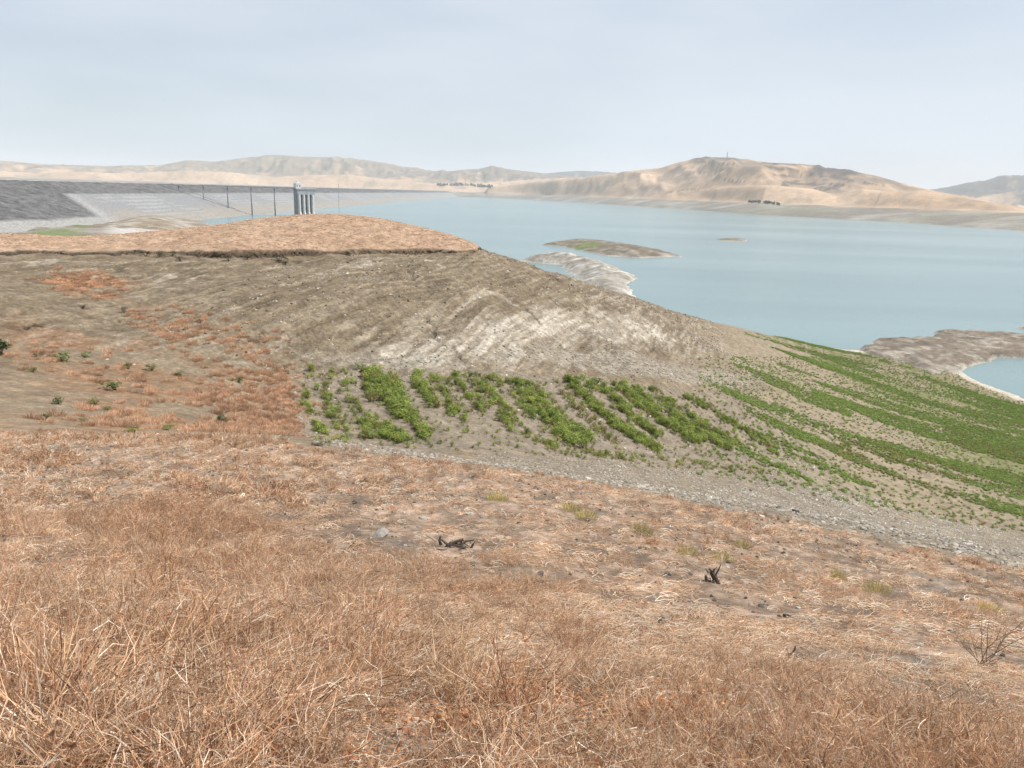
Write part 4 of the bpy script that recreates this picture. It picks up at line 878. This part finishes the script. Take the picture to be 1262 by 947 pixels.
for pl, hw, den, mixw, sz, place in ROWS:
    q = np.array(pl, float); seg = np.hypot(*np.diff(q, axis=0).T); cu = np.concatenate([[0], np.cumsum(seg)]); n = int(cu[-1] * den * (1.6 if pl[0][0] < 700 else 2.3) * (hw / 7.0) ** .5)
    s = rng.uniform(0, cu[-1], n); gx = np.interp(s, cu, q[:, 0]) + rng.normal(0, hw * .55, n); gy = np.interp(s, cu, q[:, 1]) + rng.normal(0, hw * .28, n)
    P = surf(gx, gy)
    for p in P: cand.append((p, random.choices((0, 1, 2), (mixw[0] * .72, mixw[1] + .17, mixw[2] + .07))[0], sz * random.choice((.4, .55, .7, .85, 1.0, 1.15)), place))
P = surf(rng.uniform(385, 990, 1100), rng.uniform(462, 600, 1100)); qx, qy, _w = project(P)
for p, a, b in zip(P, qx, qy):
    if b < np.interp(a, [385, 640, 990], [548, 560, 598]) and b > np.interp(a, [385, 640, 960], [455, 465, 505]): cand.append((p, random.choices((0, 1, 2), (.35, .45, .2))[0], random.uniform(.2, .5), 'here and there on the cove floor'))
big = sorted([c for c in cand if c[1] == 0], key=lambda c: -c[2] / np.hypot(c[0][0], c[0][1]))
PLN = {}
for p, kd, s, place in big[:300]:
    o = link('leafy_shrub', random.choice(SH), loc=(p[0], p[1], p[2] - .02), rot=(0, 0, random.uniform(0, 6.28)), scale=(s, s, s * random.uniform(.6, .85)))
    tag(o, 'knee-high leafy green shrub ' + place, 'shrub', 'green shrubs ' + place)
rest = big[300:] + [c for c in cand if c[1] != 0]
pts = np.array([c[0] for c in rest]); idx = np.array([c[1] * 3 + random.randint(0, 2) for c in rest]); sc_ = np.array([c[2] for c in rest])
scatter('cove_plants', pts, rand_rot(len(pts), .06), sc_, idx, SH[:3] + SY + SB, 'smaller green, yellowish and rusty plants filling the cove floor', 'plants')

# fields on the right: bands of low plants that follow the old shorelines
BANDS = [([(905, 408), (960, 420), (1010, 431), (1086, 455), (1162, 480), (1262, 511), (1340, 530)], [1, 4, 9, 12, 10, 10, 10], 1.0),
         ([(950, 428), (1017, 452), (1105, 488), (1180, 508), (1262, 530), (1340, 548)], [.5, 4, 8, 8, 9, 9], 1.0),
         ([(960, 448), (1028, 478), (1110, 505), (1262, 545), (1340, 562)], [2, 4, 6, 8, 8], .8),
         ([(1000, 482), (1060, 505), (1124, 525), (1262, 562), (1340, 580)], [3, 6, 9, 12, 12], 1.0),
         ([(950, 500), (1040, 540), (1124, 565), (1262, 600), (1340, 620)], [4, 9, 12, 16, 16], .95),
         ([(914, 500), (971, 530), (1047, 562), (1124, 592), (1238, 626), (1340, 655)], [4, 6, 6, 6, 7, 7], .9),
         ([(870, 500), (930, 535), (1000, 570), (1080, 600)], [6, 7, 7, 4], .6), ([(840, 488), (900, 514), (960, 545), (1040, 582)], [4, 6, 6, 4], .8), ([(800, 486), (860, 524), (930, 562), (1000, 592)], [3, 5, 5, 3], .6),
         ([(890, 480), (950, 505), (1010, 528), (1070, 552)], [4, 6, 6, 5], .7), ([(930, 462), (990, 490), (1050, 512)], [3, 5, 5], .5), ([(905, 450), (960, 470), (1040, 505)], [2, 4, 5], .35)]
x, y = spread(560000, 66, 310, 40); ok = x > 8; x, y = x[ok], y[ok]; z = ground_z(x, y); px, py, w = project(np.stack([x, y, z], -1))
den = np.zeros(len(x))
nn = fbm(x * .06, y * .06, 3, 600); n5 = fbm(x * .4, y * .4, 3, 601); yt = np.interp(px, [860, 905, 1000, 1086, 1162, 1262, 1340], [396, 406, 428, 450, 474, 503, 522]); yb = np.interp(px, [870, 971, 1124, 1262, 1340], [505, 545, 602, 640, 662])
vv = (py - yt) / (yb - yt); stripe = 1.0 * vn(vv * 13 + .5 * nn, px * .007, 605) + .8 * vn(vv * 30 + .5 * nn, px * .012, 606)
for pl, hw, dn in BANDS:
    q = np.array(pl, float); yy = np.interp(px, q[:, 0], q[:, 1]); h = np.interp(px, q[:, 0], np.array(hw, float)); on = (px > q[0, 0]) & (px < q[-1, 0] + 1)
    den = np.maximum(den, on * ss(1.15, .75, np.abs(py - yy) / h + .35 * n5) * dn * np.clip(.82 + .85 * stripe, 0.03, 1.4))
den = np.maximum(den, .08 * (px > 860) * (py > 440) * (py < np.interp(px, [860, 1262], [585, 660])))
ok = (rng.random(len(x)) < den * .85) & (z > .5) & (z < 33) & (px > 790) & (px < 1330); x, y, z, px, py = x[ok], y[ok], z[ok], px[ok], py[ok]; m_ = len(x)
kd = rng.random(m_); tone = fbm(x * .05, y * .05, 3, 610)
idx = np.where(kd < .62 + .25 * tone, 0, np.where(kd < .88, 1, 2)); idx = np.where((py > 545) & (tone > .1) & (kd > .5), 2, idx) * 2 + rng.integers(0, 2, m_)
FG = [shrub(80 + k, .5, .6, 90, .2, ((.19, .28, .055), (.225, .315, .065), (.155, .235, .05)), 2) for k in range(2)] + [shrub(84 + k, .45, .55, 80, .18, ((.27, .33, .075), (.23, .30, .07)), 2) for k in range(2)] + [shrub(88 + k, .4, .5, 80, .18, ((.28, .2, .07), (.22, .19, .06)), 2) for k in range(2)]
scatter('field_plants', np.stack([x, y, z], 1), rand_rot(m_, .05), np.stack([rng.uniform(.35, .8, m_)] * 2 + [rng.uniform(.3, .6, m_)], 1), idx, FG, 'bands of bright green low plants along the old shorelines', 'plants')

# reddish weed clumps in the left valley
CLW = [tuft(k, .05) for k in (0, 3, 1)]
def clump(seed):
    random.seed(seed); g = MB()
    for _ in range(260):
        a, r = random.uniform(0, 6.283), .5 * math.sqrt(random.random()); e = random.uniform(.2, 1.4); c = np.array(random.choice([(.53, .315, .19), (.60, .385, .25), (.44, .25, .145), (.66, .47, .33)])) * random.uniform(.8, 1.15)
        d = Vector((math.cos(a) * math.cos(e), math.sin(a) * math.cos(e), math.sin(e))); p = Vector((r * math.cos(a), r * math.sin(a), 0)); l = random.uniform(.15, .42) * (1.1 - r)
        g.ribbon([p, p + d * l * .6, p + d * l + Vector((0, 0, -.03))], .022, tuple(c))
    return g.mesh('weed_clump', M_straw)
CL = [clump(800 + k) for k in range(4)]
x, y = spread(26000, 36, 100, 42); ok = x < -10; x, y = x[ok], y[ok]; z = ground_z(x, y); px, py, w = project(np.stack([x, y, z], -1))
core_ = ss(70, 25, np.abs(px - np.interp(py, [340, 400, 450, 500, 550], [150, 230, 285, 310, 320])) * .8) * ss(375, 400, py) + .8 * ss(60, 20, np.hypot(px - 105, (py - 350) * 2.2))
wide = .32 * ss(0, 60, px + 40) * ss(385, 440, py) * ss(372, 345, px)
nn = fbm(x * .16, y * .16, 3, 620)
ok = (rng.random(len(x)) < np.clip(core_ * (.55 + .7 * nn) + wide * ss(-.1, .5, nn), 0, 1) * .8) & (px < 392 - np.maximum(460 - py, 0) * .5) & (py > 325) & (py < 550) & (z < 45.3)
x, y, z = x[ok], y[ok], z[ok]; m_ = len(x)
scatter('valley_weeds', np.stack([x, y, z - .02], 1), rand_rot(m_, .1), np.stack([rng.uniform(.45, 1.05, m_), rng.uniform(.45, 1.05, m_), rng.uniform(.75, 1.4, m_)], 1), rng.integers(0, 4, m_), CL, 'rusty orange dried weed clumps covering the valley on the left', 'weeds')

# single bushes and green patches in the left valley
dkg = ((.06, .09, .028), (.075, .105, .032), (.045, .065, .022)); midg = ((.13, .18, .05), (.16, .21, .06), (.10, .14, .04)); olv = ((.19, .18, .05), (.23, .20, .07), (.16, .15, .05)); gry = ((.13, .11, .075), (.16, .12, .08), (.10, .085, .06))
def bush(px, py, wpx, hpx, cols, label, seed, name='bush', cat='bush', nl=320, group=None, lump=None):
    p = surf([px], [py])[0]; dist = np.linalg.norm(p - [0, 0, EYE]); w_ = wpx * dist / F0; h_ = hpx * dist / F0
    me = shrub(seed, 1.0, .5, nl, .13, cols, 6)
    o = link(name, me, loc=(p[0], p[1], p[2] - .03), rot=(0, 0, seed), scale=(w_, w_, max(h_, .2)))
    return tag(o, label, cat, group)
bush(274, 523, 14, 13, dkg, 'small round dark green bush among the rusty weeds', 201, nl=420)
bush(1, 438, 24, 22, dkg, 'dense dark green bush cut by the left picture edge', 202, nl=420)
for k, (a, b, w_, h_, cs, lb) in enumerate([
    (143, 481, 30, 14, midg, 'largest low leafy green plant in the rusty weed valley'),
    (72, 446, 24, 10, midg, 'spreading low green plant right of the dark bush at the left edge'),
    (105, 440, 14, 7, midg, 'small low green plant uphill of the spreading one'),
    (40, 459, 12, 7, midg, 'small green plant on the bare soil near the left edge'),
    (48, 441, 13, 6, gry, 'small grey-brown plant beside the dark bush at the left edge'),
    (158, 455, 14, 8, midg, 'small green plant just uphill of the largest low plant'),
    (187, 456, 18, 8, midg, 'small green plant in the middle of the weed valley'),
    (220, 463, 13, 6, midg, 'small green plant right of the valley middle'),
    (294, 471, 13, 7, midg, 'small green plant among the thick orange weeds'),
    (72, 498, 16, 10, midg, 'low green plant in the lower left of the valley'),
    (118, 498, 24, 9, olv, 'olive green spreading plant below the largest low plant'),
    (134, 506, 14, 6, midg, 'flat green plant at the foot of the olive one'),
    (104, 520, 16, 7, midg, 'low green plant just above the grass edge on the left'),
    (205, 530, 22, 8, midg, 'low green plant at the near end of the weed valley'),
    (165, 534, 26, 9, olv, 'yellowish plant at the near end of the weed valley'),
    (58, 516, 14, 6, midg, 'small green plant above the dry grass edge on the far left'),
    (102, 380, 9, 4, gry, 'left one of two brown tufts on the bare upper valley'), (48, 402, 12, 4, gry, 'dark low tuft on bare soil, upper left valley'), (35, 406, 9, 4, gry, 'tiny dark tuft on bare soil left of its neighbour'),
    (247, 398, 9, 5, gry, 'brown tuft at the upper edge of the orange weeds'), (153, 386, 9, 8, gry, 'upright brown tuft near the top of the valley'),
    (395, 550, 22, 7, gry, 'brown brushy tuft at the near rim of the cove')]):
    bush(a, b, w_, h_, cs, lb, 210 + k, 'low_plant', 'plant', 150)
for k, (a, b, w_, h_, lb) in enumerate([(613, 617, 26, 13, 'yellow-green tuft on the upper middle of the near slope'), (703, 629, 22, 12, 'olive tuft, left of a pair near the slope edge'), (722, 638, 26, 12, 'yellowish tuft, right of a pair near the slope edge'),
    (789, 657, 28, 16, 'bright yellow-green tuft left of the charred stump'), (915, 676, 22, 13, 'bright yellow-green tuft just above the charred stump on the right'), (890, 690, 26, 12, 'faint olive tuft beside the charred stump on the right'), (848, 684, 24, 13, 'pale olive tuft up left of the right-hand charred stump'),
    (1032, 713, 15, 15, 'upright olive tuft alone on the right slope'), (1080, 730, 30, 14, 'broad olive tuft on the right slope'), (1222, 754, 24, 10, 'pale olive tuft near the right picture edge')]):
    p = surf([a], [b])[0]; dist = np.linalg.norm(p - [0, 0, EYE]); w_ *= dist / F0; h_ *= dist / F0; random.seed(300 + k); g = MB()
    for _ in range(210):
        an = random.uniform(0, 6.283); r = .5 * math.sqrt(random.random()); e = random.uniform(.5, 1.5); d = Vector((math.cos(an) * math.cos(e) * .5, math.sin(an) * math.cos(e) * .5, math.sin(e))); c = np.array(random.choice([(.46, .41, .10), (.38, .36, .09), (.50, .40, .15), (.55, .40, .22)])) * random.uniform(.75, 1.2)
        q = Vector((r * math.cos(an), r * math.sin(an), 0)); l = random.uniform(.5, 1.0) * (1.1 - r); g.ribbon([q, q + d * l * .6, q + d * l], .02, tuple(c))
    o = link('green_tuft', g.mesh('green_tuft', M_straw), loc=(p[0], p[1], p[2] - .02), scale=(w_, w_, h_ * 1.2)); tag(o, lb, 'tuft')

for k, (a, b, w_, h_) in enumerate([(180, 316, 12, 7), (197, 317, 16, 7), (212, 316, 12, 6), (222, 322, 14, 6), (245, 318, 14, 6), (268, 317, 12, 6), (282, 322, 16, 8), (305, 320, 12, 6), (345, 322, 18, 8), (352, 326, 12, 5), (430, 315, 12, 5), (530, 312, 9, 4)]):
    bush(a, b, w_, h_, ((.05, .045, .03), (.07, .06, .04), (.06, .065, .035)), 'dark low scrub clinging to the eroded edge below the knoll', 260 + k, 'dark_scrub', 'scrub', 150, 'dark scrub along the eroded edge')
# ------------------------------------------------------------------ charred stumps, dead wood, dark stones
chc = [(.075, .058, .046), (.105, .082, .064), (.18, .14, .105), (.33, .27, .21)]
def limb(pts, r0, r1, c, seed):
    random.seed(seed); g = MB(); n = len(pts); g.tube([Vector(q) + Vector((random.gauss(0, .008), random.gauss(0, .008), random.gauss(0, .008))) for q in pts], [r0 + (r1 - r0) * i / (n - 1) for i in range(n)], 7, c); return g.mesh('limb', M_wood)
def deadwood(name, px, py, label, parts, s, rz):
    p = surf([px], [py])[0]; o = link(name, None, loc=(p[0], p[1], p[2] - .02), rot=(0, 0, rz), scale=s); o.empty_display_size = .2; tag(o, label, 'stump')
    random.seed(int(px) + 3); parts = list(parts)
    for _ in range(9):
        a = random.uniform(0, 6.283); q = Vector((random.gauss(0, .13), random.gauss(0, .08), random.uniform(-.02, .05))); d = Vector((math.cos(a) * .7, math.sin(a) * .5, random.uniform(-.1, .9))).normalized(); l = random.uniform(.06, .17)
        parts.append(('limb', [tuple(q), tuple(q + d * l * .5), tuple(q + d * l + Vector((random.gauss(0, .02), 0, .01)))], random.uniform(.010, .022), .006, random.choice((0, 1, 2, 2, 3))))
    for k, (nm, pts, ra, rb, ci) in enumerate(parts): link(nm, limb(pts, ra, rb, chc[ci], 500 + k + int(px)), o)
deadwood('charred_stump', 562, 674, 'low charred stump with broken limbs above the slope middle', [
    ('root_crown', [(-.14, 0, -.06), (-.05, .02, .05), (.04, .0, .02)], .085, .05, 0), ('root_crown', [(.0, .03, -.04), (.13, .02, .06), (.24, .0, -.02)], .06, .04, 2), ('limb', [(-.08, 0, .05), (.0, .02, .12), (.10, .04, .17)], .034, .026, 0), ('limb', [(.06, 0, .03), (.16, .03, .13), (.27, .02, .17)], .024, .014, 1),
    ('limb', [(.22, 0, -.02), (.26, .02, .08), (.29, 0, .15)], .024, .014, 1), ('limb', [(-.12, 0, .03), (-.19, .02, .09), (-.24, .03, .16)], .026, .016, 0), ('limb', [(-.24, .10, .0), (-.27, .11, .10), (-.26, .12, .17)], .03, .016, 0), ('limb', [(-.12, -.07, .02), (-.20, -.09, .03), (-.28, -.10, .05)], .024, .018, 3), ('limb', [(.0, -.05, .0), (.08, -.08, .04), (.15, -.1, .07)], .035, .02, 0),
    ('limb', [(.06, .03, .08), (.10, .03, .16), (.16, .03, .19)], .02, .01, 3), ('limb', [(-.34, .2, .02), (-.42, .24, .05), (-.5, .3, .06)], .02, .012, 3)], (1.1, 1.1, .85), 0)
deadwood('charred_stump', 878, 718, 'upright black charred stump with spiky stubs on the right slope', [
    ('trunk', [(.12, 0, -.06), (.04, 0, .14), (-.06, .02, .27)], .085, .045, 0), ('limb', [(.02, 0, .14), (-.02, .02, .26), (-.10, 0, .36)], .04, .02, 1), ('limb', [(.05, 0, .2), (.12, .03, .32), (.17, .04, .44)], .025, .010, 0), ('limb', [(-.02, 0, .20), (.02, .02, .33), (.06, 0, .39)], .03, .012, 1),
    ('limb', [(-.06, 0, .04), (-.14, -.02, .1), (-.17, -.03, .22)], .045, .03, 1), ('limb', [(.0, -.03, .1), (.06, -.05, .02), (.16, -.07, -.04)], .04, .02, 2), ('limb', [(-.12, 0, .26), (-.17, .02, .33)], .016, .007, 0)], .78, 0)
deadwood('dead_wood', 988, 812, 'small broken pieces of dead wood on the lower right slope', [
    ('limb', [(-.16, .1, .02), (-.10, .1, .12), (-.08, .11, .2)], .022, .012, 1), ('limb', [(-.02, .02, .02), (.07, -.03, .06), (.16, -.08, .02)], .035, .02, 2), ('limb', [(.0, .06, .03), (.08, .04, .09), (.15, -.01, .06)], .03, .018, 1), ('limb', [(-.14, .06, .01), (-.04, .05, .05)], .025, .012, 0)], .62, 0)
for k, (a, b, w_, lb) in enumerate([(823, 709, 9, 'dark stone left of the right-hand charred stump'), (938, 748, 10, 'dark stone on bare ground, upper of two'), (970, 761, 12, 'larger black stone on bare ground, lower of two'), (850, 709, 8, 'dark chip of wood just left of the charred stump'),
    (815, 768, 13, 'flat dark stone left of the bare strip'), (785, 760, 10, 'small dark stone near the middle of the slope'), (583, 696, 9, 'dark stone below the low charred stump'), (606, 706, 9, 'pale stone with a dark shadow below the charred stump'), (665, 709, 12, 'dark flat stone at the left end of the bare strip'),
    (634, 735, 18, 'pale flat slab in the grass at the slope centre'), (640, 646, 8, 'dark pebble on the upper slope'), (437, 620, 9, 'dark pebble on the upper left slope'), (1133, 796, 9, 'grey stone on the right slope'), (470, 660, 24, 'flat grey slab in the grass left of the charred stump'), (520, 640, 10, 'small pale slab up left of the charred stump'),
    (960, 628, 10, 'black rock in the stony band, left of two'), (981, 632, 11, 'black rock in the stony band, right of two')]):
    p = surf([a], [b])[0]; dist = np.linalg.norm(p - [0, 0, EYE]); s = w_ * dist / F0 / 1.1; me = stone_mesh(1500 + k, .45)
    cd_ = np.array((.07, .065, .06) if 'pale' not in lb and 'grey' not in lb else (.36, .33, .29)); c = np.ones((len(me.vertices), 4), np.float32); c[:, :3] = cd_; me.attributes['col'].data.foreach_set('color', c.ravel())
    tag(link('loose_stone', me, loc=(p[0], p[1], p[2] + s * .1), rot=(.1, .1, k * 1.3), scale=s), lb, 'stone')
g = MB(); random.seed(4)
for c, r in (((-.03, 0, .02), .035), ((.03, .01, .022), .04)):
    V = []; Fc = []
    for i in range(5):
        for j in range(8): th = math.pi * i / 4; ph = 6.283 * j / 8; rr = r * (1 + random.uniform(-.12, .12)); V.append((c[0] + rr * math.sin(th) * math.cos(ph), c[1] + rr * math.sin(th) * math.sin(ph), c[2] + rr * .8 * math.cos(th)))
    for i in range(4):
        for j in range(8): Fc.append((i * 8 + j, (i + 1) * 8 + j, (i + 1) * 8 + (j + 1) % 8, i * 8 + (j + 1) % 8))
    g.add(V, Fc, (.075, .08, .10))
p = surf([404], [790])[0]; tag(link('dark_pebble_pair', g.mesh('dark_pebble_pair', attr_mat('slate', .3, 0, 0, .2, .5)), loc=(p[0], p[1], p[2] + .12)), 'pair of glossy blue-black lumps lying in the dry grass', 'stone')

def twigbush(px, py, hpx, label, seed, cols, n=16, name='twiggy_bush'):
    p = surf([px], [py])[0]; dist = np.linalg.norm(p - [0, 0, EYE]); h = hpx * dist / F0; random.seed(seed); o = link(name, None, loc=(p[0], p[1], p[2] - .02), scale=h); tag(o, label, 'bush'); o.empty_display_size = .2
    for k in range(n):
        g = MB(); a = random.uniform(0, 6.283); e = random.uniform(.75, 1.45); d = Vector((math.cos(a) * math.cos(e), math.sin(a) * math.cos(e), math.sin(e))); q = Vector((random.gauss(0, .05), random.gauss(0, .05), 0)); pts = [q]; c = random.choice(cols); l = random.uniform(.6, 1.1)
        for i in range(5): d = (d + Vector((random.gauss(0, .15), random.gauss(0, .15), random.gauss(0, .1)))).normalized(); q = q + d * l / 5; pts.append(q)
        g.tube(pts, [.008, .007, .006, .005, .0035, .002], 4, c); st_ = link('stem', g.mesh('stem', M_straw), o); g = MB()
        for j in range(7):
            i = random.randint(1, 5); dd = (d + Vector((random.gauss(0, .7), random.gauss(0, .7), random.gauss(0, .4)))).normalized(); g.tube([pts[i], pts[i] + dd * l * .13, pts[i] + dd * l * .24 + Vector((0, 0, .03))], [.004, .003, .002], 4, c)
        link('side_twigs', g.mesh('side_twigs', M_straw), st_)
twigbush(1210, 820, 58, 'bare grey-brown twiggy bush near the right picture edge', 61, ((.27, .19, .13), (.34, .24, .165)), 11)
twigbush(632, 885, 120, 'tall rusty bare-stemmed bush at the bottom centre', 62, ((.52, .29, .16), (.62, .40, .25), (.70, .54, .38)), 22)
twigbush(560, 870, 100, 'spreading straw coloured tangle just left of the rusty bush', 63, ((.55, .36, .21), (.62, .46, .30)), 20)
twigbush(845, 905, 80, 'rusty brown twiggy bush in the lower right grass', 64, ((.45, .24, .13), (.55, .34, .20)), 18)
twigbush(200, 740, 70, 'dark stemmed rusty bush in the left foreground grass', 65, ((.50, .29, .16), (.60, .40, .25)), 16)
twigbush(110, 780, 70, 'pale tangle of bare stems at the lower left', 66, ((.62, .48, .33), (.5, .36, .23)), 14)

# ------------------------------------------------------------------ haze
m, t = new_mat('haze'); out = t.nodes.new('ShaderNodeOutputMaterial'); pv = t.nodes.new('ShaderNodeVolumePrincipled')
pv.inputs['Color'].default_value = (0.90, 0.955, 1.0, 1); pv.inputs['Density'].default_value = HAZE; pv.inputs['Anisotropy'].default_value = 0.0
t.links.new(pv.outputs['Volume'], out.inputs['Volume'])
g = MB(); g.box((0, 8250, 234), (42000, 17900, 492)); tag(link('haze', g.mesh('haze', m)), kind='stuff')
